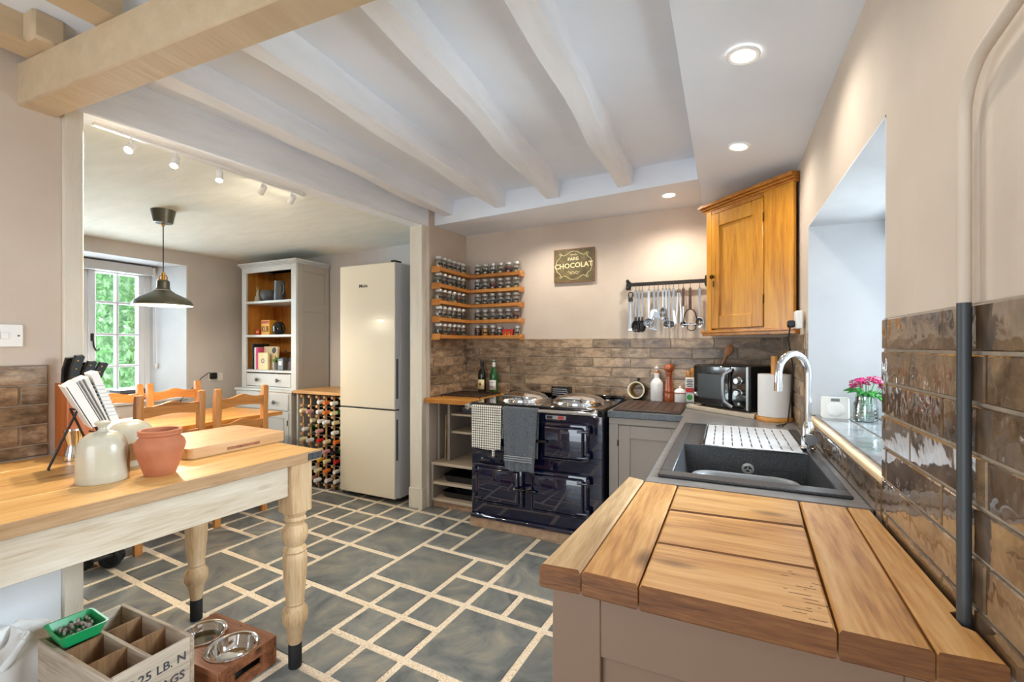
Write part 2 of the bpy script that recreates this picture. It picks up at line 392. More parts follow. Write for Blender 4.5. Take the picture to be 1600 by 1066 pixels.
# ---- floor: mortar bed with slate flags proud of it
b = MB(); b.box(-5.25, 1.0, -2.2, 3.8, -.12, -.004)
floor = struct(b.build('floor', 'grout_cork', smooth=False))
floor['label'] = 'slate flagged floor with wide speckled cream joints'
PU, PV, U0, V0, TH = .214, .225, -1.27, 1.235, R(3.0)
flags = [(-12,7,2,1),(-11,3,1,1),(-11,1,1,1),(-10,0,1,1),(-10,6,2,1),(-10,1,2,2),(-10,-1,1,1),(-10,3,1,1),(-10,4,2,2),(-9,0,1,1),(-9,-1,1,1),(-9,3,1,1),(-8,0,2,2),(-8,2,2,2),
 (-8,6,1,1),(-8,4,1,1),(-8,5,1,1),(-8,-2,2,2),(-7,5,1,1),(-7,6,1,1),(-7,4,1,1),(-6,0,1,1),(-6,1,1,1),(-6,2,1,1),(-6,3,1,1),(-6,4,1,1),(-6,5,1,1),(-6,6,1,1),(-6,7,1,1),(-5,0,1,1),(-5,1,1,1),(-5,2,2,2),
 (-5,4,2,2),(-5,6,1,1),(-5,7,1,1),(-4,0,2,2),(-4,7,1,1),(-4,6,1,1),(-3,2,1,1),(-3,3,2,2),(-3,5,1,1),(-3,6,1,1),(-2,0,1,1),(-2,1,1,1),(-2,2,1,1),(-2,5,2,2),(-1,0,1,1),(-1,1,1,1),(-1,2,1,1),(-1,3,1,1),
 (-1,4,1,1),(0,0,1,1),(0,3,1,1),(0,1,2,2),(0,4,2,2),(0,6,1,1),(1,3,1,1),(1,0,1,1),(1,6,2,1),(2,1,1,2),(2,3,2,2),(-4,-2,2,2),(-2,-2,2,2),(0,-2,2,2),(-6,-2,2,2)]
taken = {(k+i, m+j) for k, m, nu, nv in flags for i in range(nu) for j in range(nv)}
for k in range(-18, 8):
    for m in range(-13, 11):
        if (k, m) in taken: continue
        n = 2 if (random.random() < .45 and not any((k+i, m+j) in taken for i in (0,1) for j in (0,1))) else 1
        flags.append((k, m, n, n))
        for i in range(n):
            for j in range(n): taken.add((k+i, m+j))
_fm = {}
cT, sT = math.cos(TH), math.sin(TH)
far_flags = MB()
for k, m, nu, nv in flags:
    u0, v0 = U0+PU*k, V0+PV*m; du, dv = nu*PU-.034, nv*PV-.037
    uc, vc = u0+du/2, v0+dv/2
    x, y = uc*cT+vc*sT, -uc*sT+vc*cT
    if not (-5.0 < x < .7 and -1.9 < y < 3.7): continue
    if (nu, nv) not in _fm: _fm[nu, nv] = MB().box(-du/2, du/2, -dv/2, dv/2, -.02, 0, .0025).mesh('slate_flag', 'slate', False)
    o = inst('slate_flag', _fm[nu, nv], floor, (x, y, random.uniform(-.0006, .0006)), (random.uniform(-.001,.001), random.uniform(-.001,.001), -TH+random.uniform(-.006,.006)+(math.pi if random.random() < .5 else 0)))
# ---- wall tiles
_tm = {}
def tile_run(parent, face, pos, a0, a1, z0, z1, L=.300, Hc=.0775, mat='wall_tile', shift=0, holes=()):
    """glazed brick tiles on a wall; face: '-y' | '+x' | '-x'; pos: wall plane; a: run along the wall"""
    gb = MB()
    if face == '-y': gb.box(a0, a1, pos-.004, pos, z0, z1)
    elif face == '+x': gb.box(pos, pos+.004, a0, a1, z0, z1)
    else: gb.box(pos-.004, pos, a0, a1, z0, z1)
    gb.build('grout', 'tile_grout', parent, smooth=False)
    row = 0; z = z1
    while z > z0+.008:
        zb = max(z-Hc, z0); h = z-zb-.0062
        s = a0-((row+shift) % 2)*L*.5-(.11 if shift else 0)
        while s < a1:
            p, q = max(s, a0), min(s+L, a1); s += L
            if q-p < .02 or h < .008: continue
            w = q-p-.0060
            key = (round(w, 3), round(h, 3), mat)
            if key not in _tm: _tm[key] = MB().box(-w/2, w/2, -.010, 0, -h/2, h/2, .0022).mesh('tile', mat, False)
            c, zc = (p+q)/2, (z+zb)/2; pr = random.uniform(-.0012, .0012); tl = random.uniform(-.006, .006); tr = random.uniform(-.008, .008)
            if face == '-y': inst('tile', _tm[key], parent, (c, pos+pr, zc), (tr, 0, tl))
            elif face == '+x': inst('tile', _tm[key], parent, (pos-pr, c, zc), (tr, 0, R(90)+tl))
            else: inst('tile', _tm[key], parent, (pos+pr, c, zc), (tr, 0, R(-90)+tl))
        z = zb; row += 1
# ---- kitchen walls
b = MB(); b.box(-2.31, 1.0, YB, YB+.2, -.1, 2.6)
wall_back = struct(b.build('wall_back', 'plaster')); wall_back['label'] = 'beige plaster kitchen wall behind the range cooker with brown brick tiles'
tile_run(wall_back, '-y', YB, XN, XR, .885, 1.366)
b = MB(); b.box(-2.31, XN, 3.02, YB, -.1, 2.5)
wall_nib = struct(b.build('wall_nib', 'plaster')); wall_nib['label'] = 'short beige side wall between the white post and the spice shelves'
tile_run(wall_nib, '+x', XN, 3.03, YB-.004, .885, 1.366, shift=1)
WY0, WY1, WZ0, WZ1, WXD = 1.38, 2.52, .985, 1.872, .74
b = MB(); b.box(XR, WXD+.06, YN, WY0, -.1, 2.6).box(XR, WXD+.06, WY1, YB+.2, -.1, 2.6).box(XR, WXD+.06, WY0, WY1, -.1, WZ0-.03).box(XR, WXD+.06, WY0, WY1, WZ1, 2.6)
wall_right = struct(b.build('wall_right', 'plaster')); wall_right['label'] = 'warm beige plaster wall on the right with the deep sink window'
tile_run(wall_right, '-x', XR, -.8, WY0, .866, 1.376, mat='wall_tile_gloss', shift=1)
tile_run(wall_right, '-x', XR, WY1, YB-.012, .885, 1.366, shift=1)
tile_run(wall_right, '-x', XR, WY0, WY1, .885, .968, Hc=.09, mat='wall_tile_gloss', shift=1)
# reveal lining (white paint)
b = MB(); b.box(XR+.0, WXD, WY1-.006, WY1, WZ0, WZ1).box(XR, WXD, WY0, WY0+.006, WZ0, WZ1).box(XR, WXD, WY0, WY1, WZ1-.006, WZ1)
b.build('reveal_lining', 'white_reveal', wall_right)
# sill: tiles with a timber nosing
sill = MB().box(XR, WXD, WY0, WY1, WZ0-.03, WZ0-.004).build('sill_bed', 'tile_grout', wall_right, smooth=False)
_sm = MB().box(-.0545, .0545, -.094, .094, -.008, 0, .002).mesh('sill_tile', 'sill_tile', False)
for i in range(3):
    for j in range(6):
        inst('sill_tile', _sm, wall_right, (XR+.022+.0585+i*.117, WY0+.098+j*.1895, WZ0+.002), (random.uniform(-.004,.004), random.uniform(-.004,.004), 0))
MB().box(XR-.012, XR+.008, WY0, WY1, .972, WZ0+.003, .003).build('sill_nosing', 'nosing', wall_right)
# window in the reveal
win = thing('window_1', 'white framed sink window in the deep reveal', 'window'); del win['category']; struct(win)
fr = MB()
for y0, y1 in ((WY0, WY0+.06), (WY1-.06, WY1), ((WY0+WY1)/2-.035, (WY0+WY1)/2+.035)): fr.box(WXD-.05, WXD+.01, y0, y1, WZ0, WZ1, .004)
for z0, z1 in ((WZ0, WZ0+.06), (WZ1-.06, WZ1)): fr.box(WXD-.048, WXD+.01, WY0, WY1, z0, z1, .004)
fr.build('window_frame', 'upvc', win)
for y0, y1 in ((WY0+.05, 1.92), (1.98, WY1-.05)): MB().box(WXD-.022, WXD-.016, y0, y1, WZ0+.05, WZ1-.05).build('pane', 'glass_pane', win)
# rolled blind
bl = thing('roller_blind', 'white rolled-up blind at the top of the sink window', 'blind', (WXD-.075, 1.95, WZ1-.055))
MB().cyl((0,-.53,0), (0,.53,0), .024, 14).build('roll', 'white_plastic', bl)
for y in (-.54, .53): MB().box(-.03, .03, y, y+.012, -.03, .047, .003).build('bracket', 'white_plastic', bl)
b = MB(); b.box(XL-.14, -1.95, YN-.2, YN, -.1, 2.6).box(-.15, WXD+.06, YN-.2, YN, -.1, 2.6).box(-1.95, -.15, YN-.2, YN, 2.15, 2.6)  # gap in the unseen rear wall is added to let fill light in
wall_rear = struct(b.build('wall_rear', 'plaster')); wall_rear['label'] = 'plaster wall behind the camera with an opening added to let light in'
# ---- left stub wall with switch and tiles, white panelled below the table
b = MB(); b.box(XL-.14, XL, YN, .875, .84, 2.7)
wall_left = struct(b.build('wall_left', 'plaster')); wall_left['label'] = 'short pinkish plaster wall on the left with brown tiles above the work table'
MB().box(XL-.14, XL, YN, .875, -.05, .84).build('panel', 'panel_white', wall_left)
tile_run(wall_left, '+x', XL, -.9, .83, .878, 1.235, shift=0)
def askew(o, a=R(-3.5), P=(XL, .9)):
    c_, s_ = math.cos(a), math.sin(a); o.rotation_euler = (0, 0, a); o.location = (P[0]-(c_*P[0]-s_*P[1]), P[1]-(s_*P[0]+c_*P[1]), 0)
askew(wall_left)
b = MB(); b.box(XL-.15, XL+.012, .872, .935, -.02, 2.29, .003)
t2 = struct(b.build('trim_2', 'post_paint')); t2['label'] = 'cream painted post at the end of the left wall'
b = MB(); b.box(-2.318, -2.198, 2.962, 3.025, -.02, 2.30, .004).box(-2.325, -2.19, 2.955, 3.02, -.02, .16, .004)
t3 = struct(b.build('trim_3', 'post_paint')); t3['label'] = 'cream painted post between fridge and spice shelves'
# header beam of the opening, slightly askew
hd = MB(); hd.box(-.10, .03, -.02, 2.16, 2.275, 2.485, .006)
hA = math.atan2(-2.20-XL, 3.0-.90)
t4 = struct(hd.build('trim_4', 'joist_paint', None, (XL-.01, .90, 0), (0, 0, -hA))); t4['label'] = 'white painted header beam over the opening to the dining room'
# ---- kitchen ceiling
b = MB(); b.box(-2.58, 1.0, YN, YB+.2, 2.48, 2.60)
ceiling = struct(b.build('ceiling', 'ceiling_white')); ceiling['label'] = 'white plaster ceiling between painted joists'
def wavy_joist(x, y0, y1, w, z0, z1, seed, amp=.008, ds=.0):
    rn = random.Random(seed); b = MB(); n = 22; ring = []
    ph = [rn.uniform(0, 6.28) for _ in range(6)]
    for i in range(n+1):
        t = i/n; y = y0+(y1-y0)*t
        f = lambda k: amp*(math.sin(t*7+ph[k])+.6*math.sin(t*17+ph[(k+1) % 6]))
        xc = x+ds*(t-.5)
        ring.append([b.bm.verts.new(p) for p in ((xc-w/2+f(0), y, z0+.5*f(1)), (xc+w/2+f(2), y, z0+.5*f(3)), (xc+w/2+f(4)*.6+.006, y, z1), (xc-w/2+f(5)*.6-.006, y, z1))])
    for a, c in zip(ring, ring[1:]):
        for k in range(4): b.bm.faces.new((a[k], a[(k+1) % 4], c[(k+1) % 4], c[k]))
    b.bm.faces.new(ring[0]); b.bm.faces.new(ring[-1][::-1])
    return b
for i, (x, ds) in enumerate(((-2.02, -.02), (-1.53, -.05), (-1.05, -.14), (-.585, -.03))):
    wavy_joist(x, .85, 3.10, .095, 2.365, 2.485, 20+i, .009, ds).build('joist', 'joist_paint', ceiling)
for i, x in enumerate((-2.30, -1.86, -1.30, -.75)):
    wavy_joist(x, YN+.02, .80, .11, 2.385, 2.485, 40+i, .006).build('joist', 'beam_paint', ceiling)
MB().box(-2.24, -2.16, .70, .79, 2.38, 2.485, .01).build('joist_block', 'beam_paint', ceiling)
# dropped ceiling over the sink run and soffit over the range
def slab(pts_low, ztop, mat, name):
    b = MB(); n = len(pts_low)
    lo = [b.bm.verts.new(p) for p in pts_low]; hi = [b.bm.verts.new((p[0], p[1], ztop)) for p in pts_low]
    b.bm.faces.new(lo); b.bm.faces.new(hi)
    for i in range(n): b.bm.faces.new((lo[i], lo[(i+1) % n], hi[(i+1) % n], hi[i]))
    o = b.build(name, mat, ceiling, smooth=False); return o
slab([(-.152, YN, 2.34), (XR+.01, YN, 2.26), (XR+.01, YB+.01, 2.27), (-.152, YB+.01, 2.345)], 2.49, 'ceiling_smooth', 'dropped_ceiling')
slab([(XN-.02, 3.10, 2.300), (-.151, 3.02, 2.341), (-.151, YB+.01, 2.346), (XN-.02, YB+.01, 2.325)], 2.49, 'ceiling_smooth', 'soffit')
# big cross beam
b = MB(); b.box(0, 2.32, -.055, .055, 2.222, 2.385, .006)
t1 = struct(b.build('trim_1', 'beam_paint', None, (XL-.06, .80, 0), (0, 0, R(2.6)))); t1['label'] = 'thick cream painted cross beam at the top left'
# ---- dining room
DX, DY, WINX = -4.80, 3.42, -5.20
dy0, dy1, dz0, dz1 = 1.22, 2.655, .80, 2.10
b = MB(); b.box(-5.35, DX, -.7, dy0, -.1, 2.4).box(-5.35, DX, 2.78, DY+.2, -.1, 2.4).box(-5.35, DX, dy0, 2.78, -.1, dz0).box(-5.35, DX, dy0, 2.78, dz1, 2.4)
b.prism([(DX, dy1), (DX, 2.78), (-5.35, 2.78), (-5.35, 2.52), (WINX, 2.54)], dz0, dz1)
wall_df = struct(b.build('wall_dining_left', 'plaster_grey')); wall_df['label'] = 'pale grey dining room wall with the deep window recess'
b = MB(); b.prism([(DX+.003, dy1), (DX+.003, dy1+.004), (WINX, 2.544), (WINX, 2.534), (DX, dy1-.006)], dz0, dz1)
b.box(WINX, DX, dy0, dy1, dz1-.006, dz1).box(WINX-.02, DX+.02, dy0, dy1, dz0-.02, dz0+.004, .003)
b.build('reveal_lining', 'white_reveal', wall_df)
b = MB(); b.box(-5.35, -2.31, DY, DY+.2, -.1, 2.4)
wall_db = struct(b.build('wall_dining_back', 'plaster_grey')); wall_db['label'] = 'pale wall behind the fridge and dresser'
b = MB(); b.box(-5.35, XL-.14, -.9, -.7, -.1, 2.4)
wall_dn = struct(b.build('wall_dining_near', 'plaster_grey')); wall_dn['label'] = 'near dining room wall hidden behind the left wall'
b = MB(); lo = [(-5.35, -.9, 2.20), (-2.62, -.9, 2.285), (-2.52, .90, 2.285), (-2.48, .96, 2.285), (-2.27, 3.03, 2.285), (-2.27, DY+.1, 2.27), (-5.35, DY+.1, 2.21)]
b2 = MB(); l_ = [b2.bm.verts.new(p) for p in lo]; h_ = [b2.bm.verts.new((p[0], p[1], 2.5)) for p in lo]
b2.bm.faces.new(l_); b2.bm.faces.new(h_)
for i in range(7): b2.bm.faces.new((l_[i], l_[(i+1) % 7], h_[(i+1) % 7], h_[i]))
cd = struct(b2.build('ceiling_dining', 'dining_ceiling', smooth=False)); cd['label'] = 'uneven pale dining room ceiling'
# dining window: two casements of glazing bars
win2 = thing('window_2', 'white dining room window with small panes looking onto a hedge', 'window'); del win2['category']; struct(win2)
fr = MB(); X0, X1 = WINX-.06, WINX
for y0, y1 in ((dy0, dy0+.05), (2.485, 2.54), (1.95, 2.045)): fr.box(X0, X1, y0, y1, dz0, dz1, .004)
for z0, z1 in ((dz0, dz0+.05), (2.035, dz1)): fr.box(X0, X1, dy0, 2.54, z0, z1, .004)
fr.build('window_frame', 'upvc', win2)
for ya, yb in ((1.27, 1.95), (2.045, 2.485)):
    cs = MB()
    for y0, y1 in ((ya, ya+.055), (yb-.055, yb)): cs.box(X0+.012, X1+.012, y0, y1, .85, 2.035, .005)
    for z0, z1 in ((.85, .90), (1.985, 2.035)): cs.box(X0+.014, X1+.010, ya, yb, z0, z1, .004)
    cs.build('casement', 'upvc', win2)
    gb = MB(); ym = (ya+yb)/2
    gb.box(X0+.02, X1+.006, ym-.011, ym+.011, .89, 1.99, .003)
    for z in (1.713, 1.414, 1.115): gb.box(X0+.022, X1+.004, ya+.05, yb-.05, z-.011, z+.011, .003)
    gb.build('glazing_bar', 'upvc', win2)
    zs = [.90, 1.115, 1.414, 1.713, 1.985]
    for i in range(4):
        for y0, y1 in ((ya+.05, ym-.008), (ym+.008, yb-.05)): MB().box(X0+.032, X0+.036, y0, y1, zs[i]+.008, zs[i+1]-.008).build('pane', 'glass_pane', win2)
hb = MB(); hb.tube([(X1+.02, 2.072, 1.38), (X1+.035, 2.072, 1.35), (X1+.035, 2.076, 1.30), (X1+.035, 2.092, 1.265), (X1+.035, 2.112, 1.27), (X1+.035, 2.112, 1.285)], .006, 6).box(X1+.010, X1+.02, 2.06, 2.084, 1.35, 1.42, .003)
hb.build('window_catch', 'iron', win2)
bl = thing('roller_blind', 'grey-white roller blind cassette above the dining window', 'blind', (WINX+.07, 1.88, 2.03))
MB().box(-.04, .04, -.64, .62, -.035, .05, .006).build('cassette', 'dresser_paint', bl)
ch = MB(); ch.tube([(.02,.635,.01), (.02,.64,-.5), (.02,.642,-.9), (.02,.655,-.93), (.02,.668,-.9), (.02,.66,-.5), (.02,.65,.01)], .0025, 5)
ch.build('pull_chain', 'white_plastic', bl)
MB().box(-.03, .03, .622, .655, -.03, .045, .004).build('end_cap', 'white_plastic', bl)
MB().cyl((.02,.665,-.95), (.02,.665,-.90), .012, 10).build('chain_weight', 'white_plastic', bl)
# ---- outside: lawn and hedge beyond the dining window
lw = MB().box(-30, -5.4, -20, 25, -.5, -.3).build('lawn', 'lawn'); struct(lw); lw['label'] = 'green lawn outside the dining window'
pt = MB().box(-5.4, 20, -20, 25, -.5, -.13).build('patio', 'patio'); struct(pt); pt['label'] = 'pale stone paving outside the kitchen'
rn = random.Random(5); hg = MB()
for i in range(14000):
    y = rn.uniform(-1.5, 7.0); z = rn.uniform(-.3, 3.2); x = -7.6+.5*math.sin(y*2.1+z*1.7)*.5+rn.uniform(-.35, .35)
    r = rn.uniform(.03, .075); a, t, w = rn.uniform(0, 6.28), rn.uniform(-1.2, 1.2), rn.uniform(0, 6.28)
    Mx = Matrix.Translation((x, y, z)) @ Euler((t, w, a)).to_matrix().to_4x4()
    vs = [hg.bm.verts.new(Mx @ Vector(p)) for p in ((-r, 0, 0), (0, -r*.45, .3*r), (r, 0, 0), (0, r*.45, .3*r))]
    hg.bm.faces.new(vs)
hdg = thing('hedge', 'leafy green hedge outside the dining window', 'hedge', (-7.6, 2.7, -.3))
lf = hg.build('foliage', 'foliage', hdg, (7.6, -2.7, .3), smooth=False); lf['kind'] = 'stuff'
MB().box(-.9, -.5, -4.2, 4.3, 0, 3.2, .05).build('branches', 'foliage', hdg)
# ---- ceiling downlights (real lamps)
def spot(name, loc, power, size=R(130), col=(1, .86, .68), rot=(0,0,0), rad=.035, blend=.8):
    l = bpy.data.lights.new(name, 'SPOT'); l.energy = power; l.spot_size = size; l.spot_blend = blend; l.color = col; l.shadow_soft_size = rad
    o = bpy.data.objects.new(name, l); COL.objects.link(o); o.location = loc; o.rotation_euler = rot; return o
DL = [((.056, 1.739), 2.305, 'nearest over the sink worktop'), ((.061, 2.534), 2.308, 'second from the camera, near the corner cupboard'), ((-.348, 3.249), 2.339, 'over the utensil rail'), ((-1.254, 3.23), 2.327, 'over the sign above the range cooker')]
for (x, y), z, where in DL:
    t = thing('downlight', 'round white recessed ceiling downlight '+where, 'light', (x, y, z-.001), 0, 'recessed kitchen downlights'); t.rotation_euler = (0, R(8.8) if y < 3 else R(-.9), 0); t.scale = (1.08, 1.08, 1)
    MB().lathe([(.030,.0),(.046,-.004),(.050,-.001),(.050,.004),(.030,.004)], 28, cap=False).build('bezel', 'white_gloss', t)
    MB().lathe([(0,-.0015),(.040,-.0015),(.040,.003),(0,.003)], 24).build('lens', 'led', t)
    spot('downlight_or_fill', (x, y, z-.012), 13 if y > 3 else 7, R(150), col=(1, .93, .82))
# unseen fill lamps added beside and behind the camera, without fittings
for x, y, z in ((.06, .75, 2.285), (.06, -.4, 2.285)): spot('downlight_or_fill', (x, y, z), 3, col=(1, .93, .82))
# ============================================================ RIGHT-HAND RUN
wt = thing('timber_worktop', 'honey-coloured reclaimed plank worktop in the right foreground', 'worktop', (0, 1.1, ZW-.046))
YF = .817
def plank(poly, mat, bev=.003, dz=0):
    p = [(x, y-1.1) for x, y in poly]
    o = MB().prism(p, 0, .046+dz, 'xy', bev).build('plank', [mat, 'end_grain'], wt, smooth=False)
    for f in o.data.polygons:
        if f.normal.y < -.6: f.material_index = 1
    return o
g = .0016
plank([(-.326, YF-.002), (-.245-g, YF+.004), (-.230-g, 1.470), (-.284, 1.490)], 'wood_pale_y', .005)
plank([(-.245+g, YF+.004), (-.139-g, YF), (-.131-g, 1.455), (-.230+g, 1.456)], 'wood_top_y', .004)
plank([(-.139+g, YF), (.152-g, YF-.002), (.160-g, 1.022), (-.136+g, 1.014)], 'wood_top_x', .004)
plank([(-.136+g, 1.017+g), (.160-g, 1.025+g), (.170-g, 1.248), (-.133+g, 1.230)], 'wood_top_x', .004, -.001)
plank([(-.133+g, 1.233+g), (.170-g, 1.251+g), (.182-g, 1.450), (-.131+g, 1.454)], 'wood_top_x', .004)
plank([(.152+g, YF-.002), (.2645-g, YF-.002), (.290-g, 1.450), (.182+g, 1.450)], 'wood_top_y', .004)
plank([(.2645+g, YF-.002), (.341, YF+.004), (.339, .902), (.321, .906), (.320, .950), (.339, .955), (.339, 1.450), (.290+g, 1.450)], 'wood_top_y', .003)
# worn gouges near the end of the front plank
gm = MB()
for i in range(16):
    y = .832+i*.0105; gm.box(.118+.018*math.sin(i*2.3), .128+.016*math.sin(i*3.7+1), y-.0009, y+.0009, 0, .0004, M=Euler((0,0,.02*math.sin(i))).to_matrix().to_4x4())
gm.build('worn_notches', 'brass_old', wt, (0, -1.1, .0458))
# cabinet below
cb = thing('base_cabinet', 'greige panelled cabinet end under the plank worktop', 'cabinet', (0, 1.1, 0))
MB().box(-.300, .34, -.235, .33, .0, .838).build('body', 'cab_paint_shaded', cb)
pf = MB(); pf.box(-.312, -.215, -.250, -.235, .02, .838, .002).box(.24, .34, -.250, -.235, .02, .838, .002).box(-.215, .24, -.250, -.235, .715, .838, .002).box(-.215, .24, -.250, -.235, .02, .12, .002)
pf.build('panel_frame', 'cab_paint_shaded', cb)
# grey corner worktop with the sink cut-out
sl = thing('grey_worktop', 'grey slate-look worktop around the sink and into the corner', 'worktop', (0, 2.6, ZW-.038))
SX0, SX1, SY0, SY1 = -.186, .311, 1.53, 2.592
b = MB(); T = .038
for x0, x1, y0, y1 in ((-.226, XR-.006, 1.458, SY0), (-.226, SX0, SY0, SY1), (SX1, XR-.006, SY0, SY1), (-.226, XR-.006, SY1, 2.915), (-.690, XR-.006, 2.915, YB-.012)):
    b.box(x0, x1, y0-2.6, y1-2.6, 0, T)
bmesh.ops.remove_doubles(b.bm, verts=b.bm.verts, dist=.0005)
b.build('slab', 'slab_grey', sl, smooth=False)
eb = MB(); eb.box(-.690, -.226, .311, .315, 0, T-.002, .001).box(-.230, -.226, -1.142, .311, 0, T-.002, .001)
eb.build('edge_strip', 'slab_edge', sl)
# sink cabinets below
sc_ = thing('sink_cabinet', 'greige cabinet under the black sink', 'cabinet', (0, 2.1, 0))
MB().box(-.212, .34, -.64, .81, .10, .60, .002).box(-.212, -.190, -.64, .81, .60, .845, .002).build('body', 'cab_paint', sc_)
MB().box(-.150, .34, -.64, .81, 0, .10).build('plinth', 'cab_paint_shaded', sc_)
for y0, y1 in ((-.62, .08), (.09, .79)):
    d = MB(); d.box(-.230, -.213, y0, y1, .12, .84, .002).build('door', 'cab_paint', sc_)
cc = thing('corner_cabinet', 'greige shaker cabinet between range cooker and sink', 'cabinet', (-.45, 3.2, 0))
MB().box(-.235, .22, -.250, .385, .10, .84).build('body', 'cab_paint', cc)
MB().box(-.235, .22, -.20, .385, 0, .10).build('plinth', 'cab_paint_shaded', cc)
ff = MB(); ff.box(-.235, .22, -.268, -.250, .800, .842, .002).box(-.235, -.175, -.268, -.250, .10, .80, .002); ff.build('face_frame', 'cab_paint', cc)
dr = MB(); dr.box(-.172, -.100, -.270, -.252, .12, .795, .002).box(.15, .215, -.270, -.252, .12, .795, .002).box(-.10, .15, -.270, -.252, .715, .795, .002).box(-.10, .15, -.270, -.252, .12, .20, .002).box(-.10, .15, -.258, -.250, .20, .715)
dr = dr.build('door', 'cab_paint', cc)
MB().cyl((-.176,-.270,.66), (-.176,-.270,.70), .005, 8).build('hinge', 'brass_old', dr)
# ---- sink
sk = thing('kitchen_sink', 'black composite single-bowl sink with drainer set in the grey worktop', 'sink', (.062, 2.06, ZW))
ox, oy = .062, 2.06
BX0, BX1, BY0, BY1, ZB = -.157, .290, 1.580, 2.050, -.185
def q(x, y): return x-ox, y-oy
b = MB()
def bx(x0, x1, y0, y1, z0, z1, bev=.003): b.box(x0-ox, x1-ox, y0-oy, y1-oy, z0, z1, bev)
bx(-.197, .320, 1.520, BY0, .0005, .010); bx(-.197, BX0, BY0, 2.602, .0005, .010); bx(BX1, .320, BY0, 2.602, .0005, .010); bx(BX0, BX1, 2.585, 2.602, .0005, .010)
b.build('rim', 'sink_black', sk)
b = MB(); bx(BX0, BX1, BY1, 2.585, -.004, .004, 0); b.build('drainer', 'sink_black', sk)
b = MB(); ins = .025
top = [(BX0, BY0), (BX1, BY0), (BX1, BY1), (BX0, BY1)]; bot = [(BX0+ins, BY0+ins), (BX1-ins, BY0+ins), (BX1-ins, BY1-ins), (BX0+ins, BY1-ins)]
def shell(off, zt, zb):
    t_ = [b.bm.verts.new((x-ox+(off if x > 0 else -off), y-oy+(off if y > 1.8 else -off), zt)) for x, y in top]
    m_ = [b.bm.verts.new((x-ox+(off if x > 0 else -off), y-oy+(off if y > 1.8 else -off), zb)) for x, y in bot]
    for i in range(4): b.bm.faces.new((t_[i], t_[(i+1) % 4], m_[(i+1) % 4], m_[i]))
    b.bm.faces.new(m_); return t_
a1 = shell(0, .006, ZB); a2 = shell(.008, .003, ZB-.008)
for i in range(4): b.bm.faces.new((a1[i], a1[(i+1) % 4], a2[(i+1) % 4], a2[i]))
b.build('bowl', 'sink_black', sk, smooth=False)
ov = MB(); Mo = Matrix.Translation((.02, BY1-oy-.012, -.068)) @ Euler((R(97), 0, 0)).to_matrix().to_4x4()
ov.lathe([(.014,0),(.0225,0),(.0225,.006),(.014,.008),(.014,0)], 22, Mo, cap=False)
for k in range(3): ov.box(-.0025, .0025, 0, .015, .002, .006, M=Mo @ Euler((0,0,k*2.094)).to_matrix().to_4x4())
ov.build('overflow_ring', 'lid_metal', sk)
MB().lathe([(0,0),(.04,0),(.042,.003),(.03,.004),(0,.002)], 22, Matrix.Translation((0,-.24,ZB))).build('waste', 'chrome', sk)
# washing-up bowl in the sink
wb = thing('washing_up_bowl', 'grey plastic washing-up bowl standing inside the sink', 'bowl', (.062, 1.795, ZW+ZB+.002))
def rrect(hx, hy, r, n=6):
    pts = []
    for cx, cy, a0 in ((hx-r, hy-r, 0), (-hx+r, hy-r, 90), (-hx+r, -hy+r, 180), (hx-r, -hy+r, 270)):
        for i in range(n+1):
            a = R(a0+90*i/n); pts.append((cx+r*math.cos(a), cy+r*math.sin(a)))
    return pts
def loft(b, loops, close_first=True, close_last=False, mi=0):
    rs = [[b.bm.verts.new(p) for p in lp] for lp in loops]; n = len(rs[0])
    for a, c in zip(rs, rs[1:]):
        for i in range(n): f = b.bm.faces.new((a[i], a[(i+1) % n], c[(i+1) % n], c[i])); f.smooth = True; f.material_index = mi
    if close_first: b.bm.faces.new(rs[0][::-1]).material_index = mi
    if close_last: b.bm.faces.new(rs[-1]).material_index = mi
b = MB(); L3 = lambda hx, hy, r, z: [(x, y, z) for x, y in rrect(hx, hy, r)]
loft(b, [L3(.135,.12,.06,0), L3(.165,.145,.07,.11), L3(.178,.158,.075,.114), L3(.178,.158,.075,.108), L3(.172,.152,.072,.108), L3(.168,.148,.07,.102), L3(.14,.124,.06,-.0)][:3]+[L3(.165,.145,.068,.114), L3(.158,.138,.066,.107), L3(.128,.114,.058,.004)], True, True)
b.build('basin', 'basin_grey', wb)
# drainer mat
dm = thing('drainer_mat', 'pale grey slotted drainer mat behind the sink bowl', 'mat', (.088, 2.295, ZW+.0095))
b = MB()
for i in range(10):
    x = -.165+i*.0353
    b.box(x, x+.0312, -.262+(.015 if i in (0, 9) else 0), .262-(.015 if i in (0, 9) else 0), 0, .006, .002)
for j in range(6): b.box(-.163, .178, -.258+j*.099, -.258+j*.099+.021, .0005, .005, .001)
b.build('slats', 'vinyl_grey', dm)
MB().tube([(-.172,-.27,.003), (-.172,.27,.003), (.186,.27,.003), (.186,-.27,.003)], .0035, 6, closed=True).build('edge_wire', 'chrome', dm)
